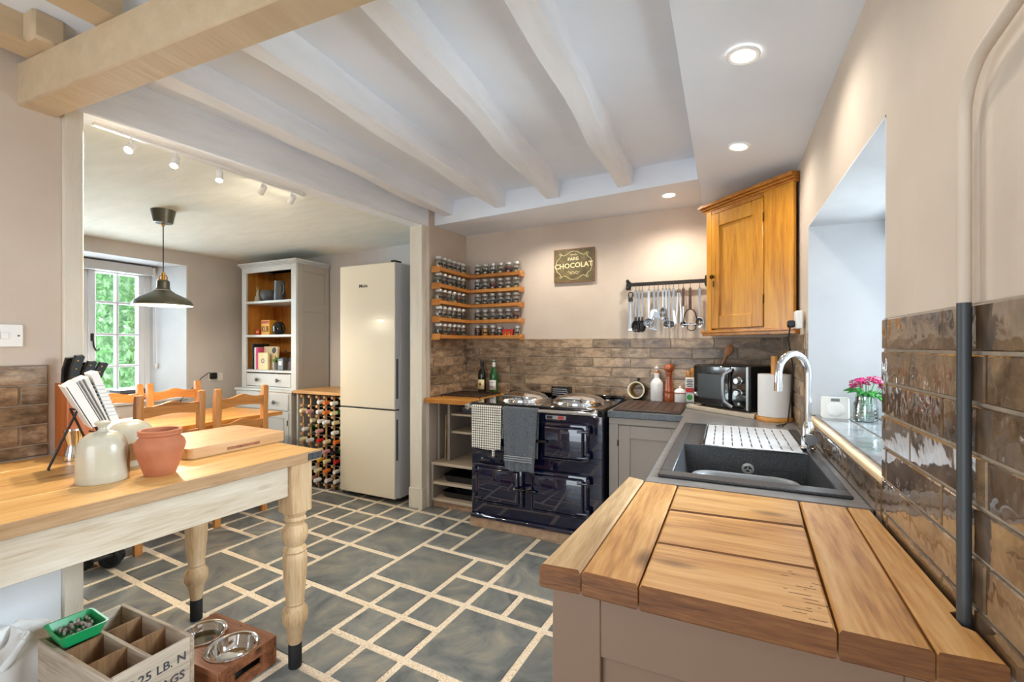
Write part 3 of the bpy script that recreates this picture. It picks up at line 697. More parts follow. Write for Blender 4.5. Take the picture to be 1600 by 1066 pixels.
# mixer tap
tp = thing('mixer_tap', 'chrome swan-neck mixer tap beside the sink', 'tap', (.299, 2.141, ZW+.011))
MB().lathe([(.028,0),(.028,.006),(.022,.009),(.0215,.095),(.016,.105),(.0145,.11)], 24).build('body', 'chrome', tp)
dx, dy = -.112/.163, -.119/.163; pts = [(0,0,.10), (0,0,.2), (0,0,.30)]
for i in range(1, 15):
    a = math.pi*i/14*1.02; r = .0815; pts.append((dx*(r-r*math.cos(a)), dy*(r-r*math.cos(a)), .30+r*math.sin(a)))
pts.append((dx*.163, dy*.163, .262))
MB().tube(pts, .0135, 14).build('spout', 'chrome', tp)
MB().cyl((dx*.163, dy*.163, .268), (dx*.163, dy*.163, .238), .0155, 16).build('aerator', 'chrome', tp)
lv = MB(); lv.cyl((0,0,.045), (.004,-.048,.045), .0195, 18)
lv.build('lever_body', 'chrome', tp)
MB().cyl((.004,-.047,.045), (.0045,-.054,.045), .021, 18).build('lever_cap', 'steel_brushed', tp)
# black iron gas pipe rising from the worktop
gp = thing('wall_pipe', 'metal pipe on the right wall, dark against tiles and wall-coloured above', 'pipe', (.3335, .928, .80))
MB().cyl((0,0,0), (0,0,.576), .0088, 14).build('lower_pipe', 'iron_grey', gp)
pp = [(0,0,.576), (0,0,.86)]
for i in range(1, 9): a = R(80)*i/8; pp.append((0, -.075+.075*math.cos(a), .86+.075*math.sin(a)))
pp += [(0,-.3,.975), (0,-.9,1.08)]
MB().tube(pp, .0088, 14).build('upper_pipe', 'plaster', gp)
# ---- kitchen roll
kr = thing('kitchen_roll_holder', 'kitchen roll on an orange wooden stand beside the microwave', 'kitchen roll', (.252, 2.95, ZW))
MB().lathe([(0,0),(.091,0),(.092,.004),(.092,.020),(.089,.024),(0,.024)], 30).build('base', 'pine_x', kr)
MB().lathe([(.021,.026),(.083,.026),(.083,.262),(.021,.262)], 30).build('paper_roll', 'paper_roll', kr)
MB().cyl((0,0,.024), (0,0,.365), .0175, 14).build('post', 'pine_z', kr)
# ---- thermostat on the sill
th = thing('thermostat', 'white square wireless thermostat standing on the window sill', 'thermostat', (.445, 2.445, WZ0+.002), R(-6))
MB().prism([(-.022,0),(.026,0),(.008,.092),(-.006,.092)], -.052, .052, 'yz', .005).build('case', 'white_plastic', th)
Mt = Matrix.Translation((0,-.0165,.040)) @ Euler((R(80),0,0)).to_matrix().to_4x4()
MB().lathe([(0,0),(.030,0),(.032,.003),(.026,.005),(0,.004)], 26, Mt).build('dial', 'white_gloss', th)
MB().box(-.016, .016, -.013, -.007, .074, .086).build('display', 'lens_grey', th)
# ---- vase of pink flowers
vs = thing('flower_vase', 'small glass vase of bright pink flowers on the window sill', 'vase', (.540, 2.375, WZ0+.002))
MB().lathe([(0,.001),(.040,.001),(.042,.006),(.042,.078),(.036,.090),(.036,.108),(.038,.110),(.034,.108),(.034,.092),(.039,.078),(.039,.006),(0,.005)], 26).build('jar', 'vase_glass', vs)
gl = MB()
for k in range(5): gl.tube([(.0425*math.cos(a), .0425*math.sin(a), .012+k*.015) for a in [6.283*i/24 for i in range(24)]], .0007, 4, closed=True)
for k in range(18): a = 6.283*k/18; gl.cyl((.0423*math.cos(a), .0423*math.sin(a), .01), (.0423*math.cos(a), .0423*math.sin(a), .078), .0006, 4)
gl.build('moulded_grid', 'vase_glass', vs)
MB().lathe([(0,.007),(.038,.007),(.038,.055),(0,.055)], 20).build('water', 'vase_glass', vs)
rn = random.Random(3); st, lf, pk, pd = MB(), MB(), MB(), MB()
for k in range(15):
    a = rn.uniform(0, 6.283); rr = rn.uniform(.0, .075)*(1 if k else 0); z = .165+rn.uniform(-.012, .028)-rr*.25
    hx, hy = rr*math.cos(a)*1.05, rr*math.sin(a)*.8
    st.tube([(hx*.1, hy*.1, .02), (hx*.35, hy*.35, .10), (hx, hy, z)], .0013, 5)
    for j in range(9):
        px_, py_, pz_ = hx+rn.uniform(-.012,.012), hy+rn.uniform(-.012,.012), z+rn.uniform(-.006,.010)
        tgt = pk if rn.random() < .7 else pd
        for p in range(5):
            w = p*1.2566+rn.random(); Mq = Matrix.Translation((px_, py_, pz_)) @ Euler((rn.uniform(-.5,.5), rn.uniform(-.5,.5), w)).to_matrix().to_4x4()
            v = [tgt.bm.verts.new(Mq @ Vector(c)) for c in ((0,0,0), (.0065,-.004,.002), (.009,0,.0015), (.0065,.004,.002))]
            tgt.bm.faces.new(v)
for k in range(11):
    a = k*.571+.2; ln = rn.uniform(.05, .085); z0 = .10
    Ml = Matrix.Translation((.02*math.cos(a), .02*math.sin(a), z0)) @ Euler((0, rn.uniform(-.5, .35), a)).to_matrix().to_4x4()
    pr = [(0,0,0), (ln*.35,.010,.022), (ln*.7,.009,.020), (ln,0,-.004), (ln*.7,-.009,.020), (ln*.35,-.010,.022)]
    lf.bm.faces.new([lf.bm.verts.new(Ml @ Vector(c)) for c in pr])
st.build('stems', 'leaf_green', vs); lf.build('leaves', 'leaf_green', vs, solid=.0008); pk.build('petals', 'petal_pink', vs, solid=.0006); pd.build('dark_petals', 'petal_dark', vs, solid=.0006)
# ---- white plug socket and cable by the cupboard
so = thing('wall_socket', 'white plug socket on the right wall under the corner cupboard', 'socket', (XR-.012, 2.62, 1.44))
MB().box(-.030, -.001, -.045, .045, -.048, .040, .004).build('plate', 'white_plastic', so)
MB().box(-.062, -.030, -.020, .022, -.040, -.005, .006).build('plug', 'black_plastic', so)
MB().tube([(-.05,0,-.04), (-.055,.02,-.10), (-.03,.05,-.25), (-.04,.08,-.42), (-.05,.08,-.52), (-.08,.05,-.546), (-.10,.10,-.549), (-.05,.17,-.549)], .0035, 6).build('cable', 'black_plastic', so)
# ---- microwave on a pale board in the corner
bdir = Vector((.311, -.265, 0)).normalized(); ang = math.atan2(bdir.y, bdir.x)
fm = Vector((-.030, 3.128, 0))      # middle of the front edge
mb_ = thing('corner_board', 'pale wooden board under the microwave', 'board', (fm.x, fm.y, ZW), ang)
MB().prism([(-.250,-.030),(.262,-.030),(.20,.10),(.14,.32),(-.02,.36),(-.225,.16)], .001, .026, 'xy', .002).build('board', 'greige_x', mb_)
mw = thing('microwave', 'black microwave with silver handle and two dials in the corner', 'microwave', (fm.x, fm.y, ZW+.027), ang)
MB().box(-.205, .205, .012, .300, .010, .272, .006).build('case', 'black_plastic', mw)
MB().box(-.203, .205, -.004, .012, .012, .270, .004).build('front_panel', 'black_gloss', mw)
dw = MB().box(-.200, .085, -.012, -.003, .016, .266, .004).build('door', 'black_gloss', mw)
MB().box(-.165, .045, -.0130, -.0115, .060, .215, .001).build('door_window', 'black_plastic', dw)
hd = MB(); hd.tube([(.095,-.012,.250), (.062,-.034,.222), (.058,-.040,.19), (.058,-.040,.10), (.062,-.034,.055), (.100,-.012,.022)], .0115, 10, flat=.55)
hd.build('handle', 'steel_brushed', dw)
MB().box(.188, .206, -.0055, .01, .010, .272, .003).build('trim_strip', 'steel_brushed', mw)
for z in (.185, .112):
    k = MB(); Mk = Matrix.Translation((.142,-.004,z)) @ Euler((R(90),0,0)).to_matrix().to_4x4()
    k.lathe([(0,.030),(.016,.030),(.018,.027),(.0185,.006),(.024,.003),(.024,0),(0,0)], 22, Mk); k.build('dial', 'steel', mw)
Mk = Matrix.Translation((.142,-.004,.045)) @ Euler((R(90),0,0)).to_matrix().to_4x4()
MB().lathe([(0,.004),(.009,.004),(.010,0),(0,0)], 16, Mk).build('button', 'steel_brushed', mw)
for x in (-.17, .17):
    for y in (.04, .26): MB().cyl((x,y,-.001), (x,y,.011), .012, 10).build('foot', 'black_matte', mw)
# ---- wooden spoon against the tiles
wsn = thing('wooden_spoon', 'wooden spoon leaning on the tiles behind the microwave', 'spoon', (-.135, 3.535, ZW+.030), 0)
Ms = Euler((R(-6), R(24), 0)).to_matrix().to_4x4()
b = MB(); b.lathe([(0,0),(.006,.002),(.0075,.30),(.009,.36),(0,.361)], 10, Ms); b.build('handle', 'spoon_wood', wsn)
b = MB(); bmesh.ops.create_uvsphere(b.bm, u_segments=16, v_segments=10, radius=.034, matrix=Ms @ Matrix.Translation((0,0,.395)) @ Matrix.Diagonal((.85,.32,1.35,1))); b.build('bowl', 'spoon_wood', wsn)
# ---- dark ridged board by the range
db = thing('worktop_saver', 'dark textured board lying on the worktop right of the range', 'board', (-.452, 3.185, ZW))
b = MB(); b.box(-.208, .208, -.248, .258, .001, .016, .004)
b.build('board', 'walnut_x', db)
rg = MB()
for i in range(11):
    for j in range(8): rg.box(-.196+j*.050, -.196+j*.050+.042, -.236+i*.045, -.236+i*.045+.037, .016, .0185, .001)
rg.build('raised_pattern', 'walnut_x', db)
# ---- jars and bottles on the corner worktop
c = thing('crock', 'black crock with round cream mouth facing forward beside the range', 'crock', (-.602, 3.50, ZW+.001))
Mc = Matrix.Translation((0,.045,.078)) @ Euler((R(82),0,R(-6))).to_matrix().to_4x4()
MB().lathe([(0,-.075),(.045,-.074),(.066,-.055),(.072,-.01),(.068,.045),(.062,.068)], 26, Mc, cap=False).box(-.035,.035,.0,.09,0,.02,.006).build('body', 'black_gloss', c)
MB().lathe([(.0,-.060),(.050,-.055),(.056,.0),(.054,.062),(.056,.070),(.064,.072),(.066,.066),(.063,.060)], 26, Mc, cap=False).build('lining', 'cream_glaze', c)
MB().lathe([(.0,-.058),(.047,-.053),(.052,.02),(.0535,.03)], 22, Mc, cap=False).build('interior', 'ochre_in', c)
MB().cyl((0,.05,.145), (0,.05,.158), .006, 10).ball((0,.05,.165), .012).build('knob', 'black_gloss', c)
c = thing('oil_bottle', 'tall white ceramic oil bottle with stopper on the corner worktop', 'bottle', (-.461, 3.50, ZW))
MB().lathe([(0,0),(.042,0),(.045,.004),(.046,.135),(.044,.150),(.030,.170),(.0185,.182),(.017,.205),(.0185,.214),(.0185,.220),(.012,.220)], 28).build('body', 'white_gloss', c)
MB().lathe([(.012,.220),(.013,.222),(.013,.233),(.006,.234)], 16).build('seal', 'orange_ink', c)
MB().lathe([(.006,.232),(.005,.246),(.010,.252),(.020,.257),(.010,.263),(.004,.268),(.003,.274),(0,.275)], 18).build('stopper', 'white_gloss', c)
c = thing('pepper_mill', 'tall reddish-brown turned wooden pepper mill on the corner worktop', 'pepper mill', (-.374, 3.50, ZW))
MB().lathe([(0,0),(.034,0),(.0355,.004),(.0355,.072),(.034,.076),(.0355,.080),(.033,.100),(.026,.150),(.021,.190),(.021,.206),(.0245,.214),(.0235,.224),(.020,.228)], 26).build('body', 'mill_wood', c)
MB().lathe([(.020,.228),(.026,.232),(.035,.246),(.036,.262),(.031,.276),(.020,.284),(.006,.287),(.005,.291),(0,.292)], 26).build('head', 'mill_wood', c)
c = thing('lidded_jar', 'small white lidded ceramic jar with red rim band', 'jar', (-.297, 3.50, ZW))
MB().lathe([(0,0),(.038,0),(.041,.004),(.041,.080),(.038,.082),(0,.082)], 26).build('body', 'white_gloss', c)
MB().lathe([(.0415,.076),(.0425,.077),(.0425,.083),(.0415,.084)], 26, cap=False).build('red_band', 'red_box', c)
MB().lathe([(.044,.083),(.044,.087),(.032,.103),(.014,.112),(.007,.114),(.006,.119),(.009,.124),(.006,.130),(0,.131)], 26).build('lid', 'white_gloss', c)
c = thing('tall_carton', 'tall printed carton holding wooden spoons left of the microwave', 'carton', (-.232, 3.53, ZW))
MB().box(-.030, .030, -.030, .030, 0, .190, .002).build('carton', 'label_white', c)
MB().box(-.028, .028, -.0312, -.0302, .085, .118).build('red_print', 'red_box', c)
MB().lathe([(0,0),(.020,0),(.020,.001),(0,.001)], 18, Matrix.Translation((0,-.0302,.050)) @ Euler((R(90),0,0)).to_matrix().to_4x4()).build('green_print', 'leaf_green', c)
lt = MB()
for k, (z, w) in enumerate(((.176,.018),(.164,.022),(.152,.016),(.140,.022),(.128,.018),(.014,.026))): lt.box(-w, w, -.0312, -.0302, z-.0025, z+.0025)
lt.build('small_print', 'ink_dark', c)
for x, y, s in ((-.014, 0, 1), (.016, .008, 1.12)):
    b = MB(); bmesh.ops.create_uvsphere(b.bm, u_segments=12, v_segments=8, radius=.019, matrix=Matrix.Translation((x,y,.215*s)) @ Matrix.Diagonal((.8,.35,1.2,1))); b.cyl((x,y,.185), (x,y,.20*s), .005, 8); b.build('spoon', 'pine_z', c)
# ---- corner cupboard of pine
cu = thing('corner_cupboard', 'honey pine corner cupboard hung on the wall above the microwave', 'cupboard', (XR, YB, 1.372))
A, Bp = Vector((-.096-XR, 3.21-YB)), Vector((-.016, 2.778-YB))
fd = (Bp-A).normalized(); nrm = Vector((-fd.y, fd.x));  nrm = nrm if nrm.y < 0 else -nrm
FW = (Bp-A).length
MB().prism([(A.x, -.006), (A.x, A.y), (Bp.x, Bp.y), (-.014, -.006)], .03, .838).build('carcass', 'cupboard_pine', cu)
Mf = Matrix.Translation((A.x, A.y, 0)) @ Matrix(((fd.x, -nrm.x, 0, 0), (fd.y, -nrm.y, 0, 0), (0, 0, 1, 0), (0, 0, 0, 1)))
# local frame: x along the face, -y out of the face
def face_obj(name, mat, fn, parent=cu, bm=None):
    b = MB(); fn(b); bmesh.ops.transform(b.bm, matrix=Mf, verts=b.bm.verts); return b.build(name, mat, parent)
DW0, DW1 = .045, .43
face_obj('stile', 'cupboard_pine', lambda b: b.box(0, DW0-.003, -.020, 0, .03, .80, .002))
face_obj('stile', 'cupboard_pine', lambda b: b.box(DW1+.003, FW, -.020, 0, .03, .80, .002))
face_obj('top_rail', 'cupboard_pine_x', lambda b: b.box(DW0-.003, DW1+.003, -.018, 0, .775, .80, .002))
door = face_obj('door', 'cupboard_pine', lambda b: b.box(DW0, DW0+.065, -.024, -.002, .045, .772, .003).box(DW1-.075, DW1, -.024, -.002, .045, .772, .003).box(DW0+.065, DW1-.075, -.024, -.002, .69, .772, .003).box(DW0+.065, DW1-.075, -.024, -.002, .045, .125, .003).box(DW0+.06, DW1-.07, -.014, -.004, .12, .70))
def hd_(b): b.ball((DW0+.020,-.040,.375), .014, 12, 8).cyl((DW0+.020,-.024,.375), (DW0+.020,-.04,.375), .007, 8).box(DW0+.014, DW0+.026, -.028, -.024, .31, .35, .002)
face_obj('knob', 'brass_old', hd_, door)
for z in (.20, .66): face_obj('hinge', 'brass_old', lambda b: b.cyl((DW1+.0015,-.023,z-.025), (DW1+.0015,-.023,z+.025), .004, 8), door)
def corn(z0, prof, name):
    face_obj(name, 'cupboard_pine_x', lambda b: [b.box(-.02-o*.6, FW+.012, -o, .02, z0+a, z0+c_, .003) for o, a, c_ in prof])
corn(.80, ((.022, 0, .014), (.034, .014, .028), (.048, .028, .042), (.040, .042, .052)), 'cornice')
corn(.0, ((.034, .018, .034), (.024, 0, .020)), 'base_moulding')
# ============================================================ BACK RUN
def check_cloth(name, c_bg, c_line, period=.014, width=.22):
    m, nt, b = base_mat(name); L = nt.links
    tc = N(nt, 'ShaderNodeTexCoord'); sx = N(nt, 'ShaderNodeSeparateXYZ'); L.new(tc.outputs['Object'], sx.inputs[0])
    outs = []
    for ax in ('X', 'Z'):
        d = N(nt, 'ShaderNodeMath', operation='DIVIDE'); d.inputs[1].default_value = period; L.new(sx.outputs[ax], d.inputs[0])
        f = N(nt, 'ShaderNodeMath', operation='FRACT'); L.new(d.outputs[0], f.inputs[0])
        g_ = N(nt, 'ShaderNodeMath', operation='LESS_THAN'); g_.inputs[1].default_value = width; L.new(f.outputs[0], g_.inputs[0]); outs.append(g_)
    mx = N(nt, 'ShaderNodeMath', operation='MAXIMUM'); L.new(outs[0].outputs[0], mx.inputs[0]); L.new(outs[1].outputs[0], mx.inputs[1])
    mm = N(nt, 'ShaderNodeMix', data_type='RGBA'); L.new(mx.outputs[0], mm.inputs[0]); mm.inputs[6].default_value = (*c_bg, 1); mm.inputs[7].default_value = (*c_line, 1)
    L.new(mm.outputs[2], b.inputs['Base Color']); b.inputs['Roughness'].default_value = .95
check_cloth('towel_check', lin(236,230,214), lin(46,44,50), .0165, .24)
# ---- range cooker
rc = thing('range_cooker', 'navy enamel cast-iron range cooker with two chrome lids', 'cooker', (-1.190, 2.84, 0))
MB().box(-.490, .490, .0, .70, .0, .065, .002).build('plinth', 'plinth_brown', rc)
MB().box(-.485, .485, .012, .70, .065, .858, .008).build('body', 'navy_enamel', rc)
MB().box(-.489, .489, -.012, .04, .066, .100, .010).build('foot_moulding', 'navy_enamel', rc)
MB().box(-.490, .490, -.004, .72, .858, .900, .008).build('top_plate', 'black_gloss', rc)
MB().box(-.488, .488, .655, .72, .900, .922, .006).build('back_ledge', 'black_gloss', rc)
def oven_door(x0, x1, z0, z1, hinge):
    d = MB(); d.box(x0, x1, -.020, .016, z0, z1, .014, seg=3).build
    d.box(x0+.022, x1-.022, -.040, -.016, z0+.022, z1-.022, .018, seg=3)
    o = d.build('oven_door', 'navy_enamel', rc)
    hx = x1+.004 if hinge > 0 else x0-.004
    for z in (z0+.042, z1-.048):
        e = MB(); e.cyl((hx,-.028,z-.020), (hx,-.028,z+.020), .013, 14).ball((hx,-.028,z+.022), .012, 10, 6).cyl((hx-hinge*.07,-.036,z), (hx,-.030,z), .010, 10)
        e.build('hinge', 'navy_enamel', o)
    k = MB(); kx = x0+.005 if hinge > 0 else x1-.005
    k.cyl((kx,-.03,(z0+z1)/2), (kx-hinge*.012,-.055,(z0+z1)/2), .008, 10).box(kx-.05 if hinge < 0 else kx-.05, kx+.05, -.062, -.050, (z0+z1)/2-.009, (z0+z1)/2+.009, .004)
    k.build('latch', 'black_gloss', o)
    return o
oven_door(.070, .395, .545, .802, 1); oven_door(-.430, -.060, .545, .802, -1)
oven_door(-.435, -.062, .185, .470, -1); oven_door(-.005, .395, .185, .470, 1)
# fire-grate vent above the lower left door
v = MB()
for i in range(4): v.box(-.395+i*.085, -.395+i*.085+.078, -.012, .014, .482, .506, .003)
v.build('vent_plate', 'navy_enamel', rc)
MB().box(.098, .242, -.003, .013, .816, .844, .002).build('badge', 'steel', rc)
for x0, x1, m_ in ((.108, .148, 'ink_dark'), (.188, .228, 'red_box')): MB().box(x0, x1, -.0045, -.003, .821, .839).build('badge_print', m_, rc)
rl = MB(); rl.cyl((-.462,-.058,.876), (.445,-.058,.876), .0125, 16)
rl.build('towel_rail', 'chrome', rc)
for x in (-.468, .452):
    MB().box(x-.014, x+.014, -.076, .0, .852, .898, .008).cyl((x-.018,-.058,.876), (x+.018,-.058,.876), .020, 16).build('rail_bracket', 'chrome', rc)
for cx in (-.190, .240):
    l = MB(); l.lathe([(.0,.062),(.05,.060),(.11,.050),(.155,.034),(.178,.016),(.184,.006),(.184,.0)], 44, Matrix.Translation((cx,.305,.905))); l.lathe([(.190,0),(.192,-.004),(.192,-.006),(.0,-.006)], 44, Matrix.Translation((cx,.305,.906)), cap=False)
    l = l.build('hotplate_lid', 'chrome', rc)
    h_ = MB(); h_.tube([(cx-.075,.105,.925), (cx-.07,.085,.945), (cx,.078,.948), (cx+.07,.085,.945), (cx+.075,.105,.925)], .007, 8); h_.build('lid_handle', 'steel_brushed', l)
    MB().box(cx-.035, cx+.035, .49, .52, .900, .935, .006).build('lid_hinge', 'black_gloss', l)
fb = MB(); fb.box(-.062, .082, .54, .64, .9005, .985, .006); fb = fb.build('flue_box', 'black_gloss', rc)
for k in range(4): MB().box(-.050, .070, .534, .541, .915+k*.016, .921+k*.016).build('louvre', 'steel_brushed', fb)
# ---- towels over the rail
def towel(name, label, x0, x1, zf, zb, mat, seed, amp, taper=0):
    t = thing(name, label, 'towel', (-1.19, 2.782, .876), 0)
    rn = random.Random(seed); p1, p2 = rn.uniform(0, 6), rn.uniform(0, 6)
    def fn(u, v):
        # v runs from back hem over the rail to the front hem
        Lb, Lf, r = .876-zb, .876-zf, .0165; tot = Lb+math.pi*r+Lf; s = v*tot
        if s < Lb: y, z, k = r, -(Lb-s), 0.4*(Lb-s)/Lb
        elif s < Lb+math.pi*r: a = (s-Lb)/r; y, z, k = r*math.cos(a), r*math.sin(a), 0
        else: y, z, k = -r, -(s-Lb-math.pi*r), (s-Lb-math.pi*r)/Lf
        x = x0+(x1-x0)*u; x += taper*k*(.5-u)*(x1-x0)
        w = amp*k*(math.sin(u*9+p1)+.5*math.sin(u*19+p2+z*6))
        return (x, y+(w if y > 0 else -abs(w)*.9-.004*k), z+.004*k*math.sin(u*7+p2))
    o = MB().sheet(fn, 30, 60).build('cloth', mat, t, solid=.005)
    return t
t = towel('tea_towel', 'cream tea towel with black check hung on the cooker rail', -.432, -.195, .590, .66, 'towel_check', 4, .006, .04)
MB().box(-.260, -.242, -.036, -.028, -.335, -.283, .002).build('hanging_tab', 'towel_check', t)
t2_ = towel('hand_towel', 'charcoal grey hand towel hung on the cooker rail', -.185, .068, .465, .55, 'towel_grey', 9, .010, .16)
for z in (-.345, -.330, -.316): MB().sheet(lambda u, v: (-.166+.208*u, -.0335-.009*abs(math.sin(u*9+2)), z+.008*v), 20, 1).build('woven_band', 'towel_band', t2_, solid=.003)
# ---- timber top and open shelves left of the range
lt_ = tag(MB().prism([(-2.19, 2.985), (-1.692, 2.985), (-1.692, 3.585), (-2.158, 3.585), (-2.158, 3.032), (-2.19, 3.032)], .848, .888, 'xy', .003).build('timber_worktop', 'pine_x'), 'short orange timber worktop left of the range cooker', 'worktop')
ou = thing('open_shelf_unit', 'greige open shelf unit left of the range cooker', 'shelf unit', (-1.93, 3.30, 0))
def OB(name, x0, x1, y0, y1, z0, z1, mat='cab_paint', bev=.002): return MB().box(x0+1.93, x1+1.93, y0-3.30, y1-3.30, z0, z1, bev).build(name, mat, ou)
OB('plinth', -2.150, -1.70, 3.055, 3.58, 0, .055, 'plinth_brown')
OB('side', -2.158, -2.136, 3.03, 3.58, .055, .345); OB('side', -1.722, -1.70, 3.03, 3.58, .055, .345)
OB('shelf', -2.136, -1.722, 3.03, 3.57, .055, .078, 'greige_x'); OB('shelf', -2.136, -1.722, 3.03, 3.57, .190, .212, 'greige_x')
OB('shelf', -2.158, -1.70, 3.03, 3.58, .345, .368, 'greige_x')
OB('side', -2.158, -2.136, 3.12, 3.58, .368, .848); OB('divider', -2.060, -2.036, 3.12, 3.57, .368, .848); OB('side', -1.722, -1.70, 3.12, 3.58, .368, .848)
OB('shelf', -2.036, -1.722, 3.14, 3.57, .590, .608, 'greige_x'); OB('shelf', -2.036, -1.722, 3.14, 3.57, .735, .752, 'greige_x')
OB('back_panel', -2.136, -1.722, 3.570, 3.582, .078, .848)
# trays and pans on the shelves
def tray(name, label, cat, x, y, z, hx, hy, h, mat='black_matte', rim=True):
    t = thing(name, label, cat, (x, y, z))
    b = MB(); loft(b, [L3(hx*.88, hy*.88, .03, 0), L3(hx*.97, hy*.97, .035, h*.95), L3(hx, hy, .04, h), L3(hx*.95, hy*.95, .034, h*.97), L3(hx*.87, hy*.87, .028, .004)], True, True); b.build('tray', mat, t)
    return t
tray('roasting_tin', 'black roasting tin on the middle low shelf left of the range', 'tin', -1.905, 3.24, .2130, .165, .19, .055)
t = tray('roasting_tin', 'black roasting tin on the bottom shelf left of the range', 'tin', -1.915, 3.25, .0790, .170, .19, .050)
tray('baking_tin', 'small dark tin stacked in the roasting tin on the bottom shelf', 'tin', -1.900, 3.24, .0845, .11, .12, .065)
tray('baking_tin', 'grey baking tin on the top shelf of the open unit', 'tin', -1.86, 3.30, .7530, .12, .13, .055, 'pewter')
for i, (x, tl, m_) in enumerate(((-2.118, 2.5, 'wood_pale_y'), (-2.100, 4, 'cover_black'), (-2.084, 4.5, 'table_worn'))):
    t = thing('tray', ['pale wooden tray standing in the narrow slot, nearest the post', 'dark baking tray standing in the middle of the narrow slot', 'worn wooden tray standing in the narrow slot, nearest the shelves'][i], 'tray', (x, 3.36, .369), 0)
    MB().box(-.005, .005, -.19+.02*i, .18, .001, .36-.03*i, .003, M=Euler((0, R(tl*.6), 0)).to_matrix().to_4x4()).build('board', m_, t)
# cooling rack and wine bottles on the timber top
ck = thing('cooling_rack', 'black wire cooling rack on the timber top left of the range', 'rack', (-1.93, 3.27, .8885))
b = MB(); b.tube([(-.19,-.17,.014), (.19,-.17,.014), (.19,.19,.014), (-.19,.19,.014)], .0035, 6, closed=True)
for i in range(14): b.cyl((-.19+.0271*(i+1)-.0, -.17, .014), (-.19+.0271*(i+1), .19, .014), .0018, 5) if i < 13 else None
for j in range(9): b.cyl((-.19, -.17+.036*(j+1), .014), (.19, -.17+.036*(j+1), .014), .0018, 5)
b.build('grid', 'iron', ck)
for x, y in ((-.18,-.16), (.18,-.16), (.18,.18), (-.18,.18)): MB().cyl((x,y,0), (x,y,.014), .004, 6).build('foot', 'iron', ck)
def wine(loc, glass, cap, lab, label, parent=None, circ=False):
    t = thing('wine_bottle', label, 'bottle', loc)
    MB().lathe([(0,0),(.034,0),(.037,.004),(.037,.160),(.034,.180),(.020,.208),(.0145,.222),(.0138,.275),(.0155,.277),(.0155,.290),(0,.291)], 24).build('glass', glass, t)
    MB().lathe([(.0150,.235),(.0152,.290),(.0162,.2915),(0,.293)], 18, cap=False).build('capsule', cap, t)
    l = MB(); l.sheet(lambda u, v: (.0375*math.cos(R(-150+120*u)), .0375*math.sin(R(-150+120*u)), .035+.085*v), 12, 1); l.build('bottle_label', lab, t, solid=.0005)
    if circ: MB().lathe([(0,0),(.013,0),(.013,.001),(0,.001)], 14, Matrix.Translation((0,-.0375,.08)) @ Euler((R(90),0,0)).to_matrix().to_4x4()).build('label_crest', 'brass', t)
    else:
        p = MB(); [p.box(-.018, .018, -.0386, -.0376, z, z+.004) for z in (.05, .06, .10)]; p.build('label_print', 'ink_dark', t)
    return t
wine((-1.955, 3.515, .8885), 'wine_dark', 'cover_black', 'label_cream', 'dark wine bottle with cream label beside the range', circ=True)
wine((-1.838, 3.515, .8885), 'wine_green', 'label_white', 'label_white', 'green wine bottle with white cap and label beside the range')
# ---- spice shelves in the corner
SH = [(1.914, 'top'), (1.780, 'second highest'), (1.648, 'middle'), (1.508, 'second lowest'), (1.368, 'lowest')]
spices = ['rust brown', 'dark seed', 'pale green leaf', 'tan powder', 'dark brown clove', 'olive herb', 'orange powder', 'beige seed', 'charcoal seed', 'cream powder', 'reddish flake', 'grey-green herb']
scol = [(120,66,36), (58,48,42), (120,124,84), (178,146,104), (72,44,30), (96,96,58), (196,116,44), (190,170,130), (64,60,60), (222,206,150), (150,62,40), (122,122,100)]
for i, c_ in enumerate(scol): noisy('spice_%d' % i, [(.35, tuple(v*.6 for v in lin(*c_))), (.65, lin(*c_))], scale=160, detail=2, rough=.9)
plain('spice_yellow', lin(226,160,30), .7)
jm_body = MB().lathe([(0,.0005),(.026,.0005),(.0285,.004),(.0285,.060),(.026,.067),(.0225,.071),(.0225,.078)], 18, cap=False).mesh('glass_body', 'jar_glass')
jm_lid = MB().lathe([(.0235,.072),(.0245,.073),(.0245,.089),(.023,.091),(0,.0915)], 18).mesh('lid', 'lid_metal')
jm_lab = MB().sheet(lambda u, v: (.0292*math.cos(R(-38+76*u)), .0292*math.sin(R(-38+76*u)), .026+.016*v), 8, 1).mesh('label_sticker', 'label_black')
jm_fill = []
for i in range(12):
    h = .022+.003*(i*5 % 13); jm_fill.append(MB().lathe([(0,.002),(.0255,.002),(.0272,.005),(.0272,h),(.02,h+.001),(0,h+.002)], 14).mesh('contents', 'spice_%d' % i))
jm_fill.append(MB().lathe([(0,.002),(.0255,.002),(.0272,.005),(.0272,.058),(0,.060)], 14).mesh('contents', 'spice_yellow'))
ords = ['first', 'second', 'third', 'fourth', 'fifth', 'sixth', 'seventh']
rn = random.Random(11)
def jar(x, y, z, rz, fill, label, sc=1.0):
    t = thing('spice_jar', label, 'jar', (x, y, z), rz, 'spice jars on the corner shelves'); t.scale = (sc*1.06, sc*1.06, (sc if sc <= 1 else 1)*1.14)
    inst('glass_body', jm_body, t); inst('lid', jm_lid, t); inst('label_sticker', jm_lab, t); inst('contents', jm_fill[fill], t)
    return t
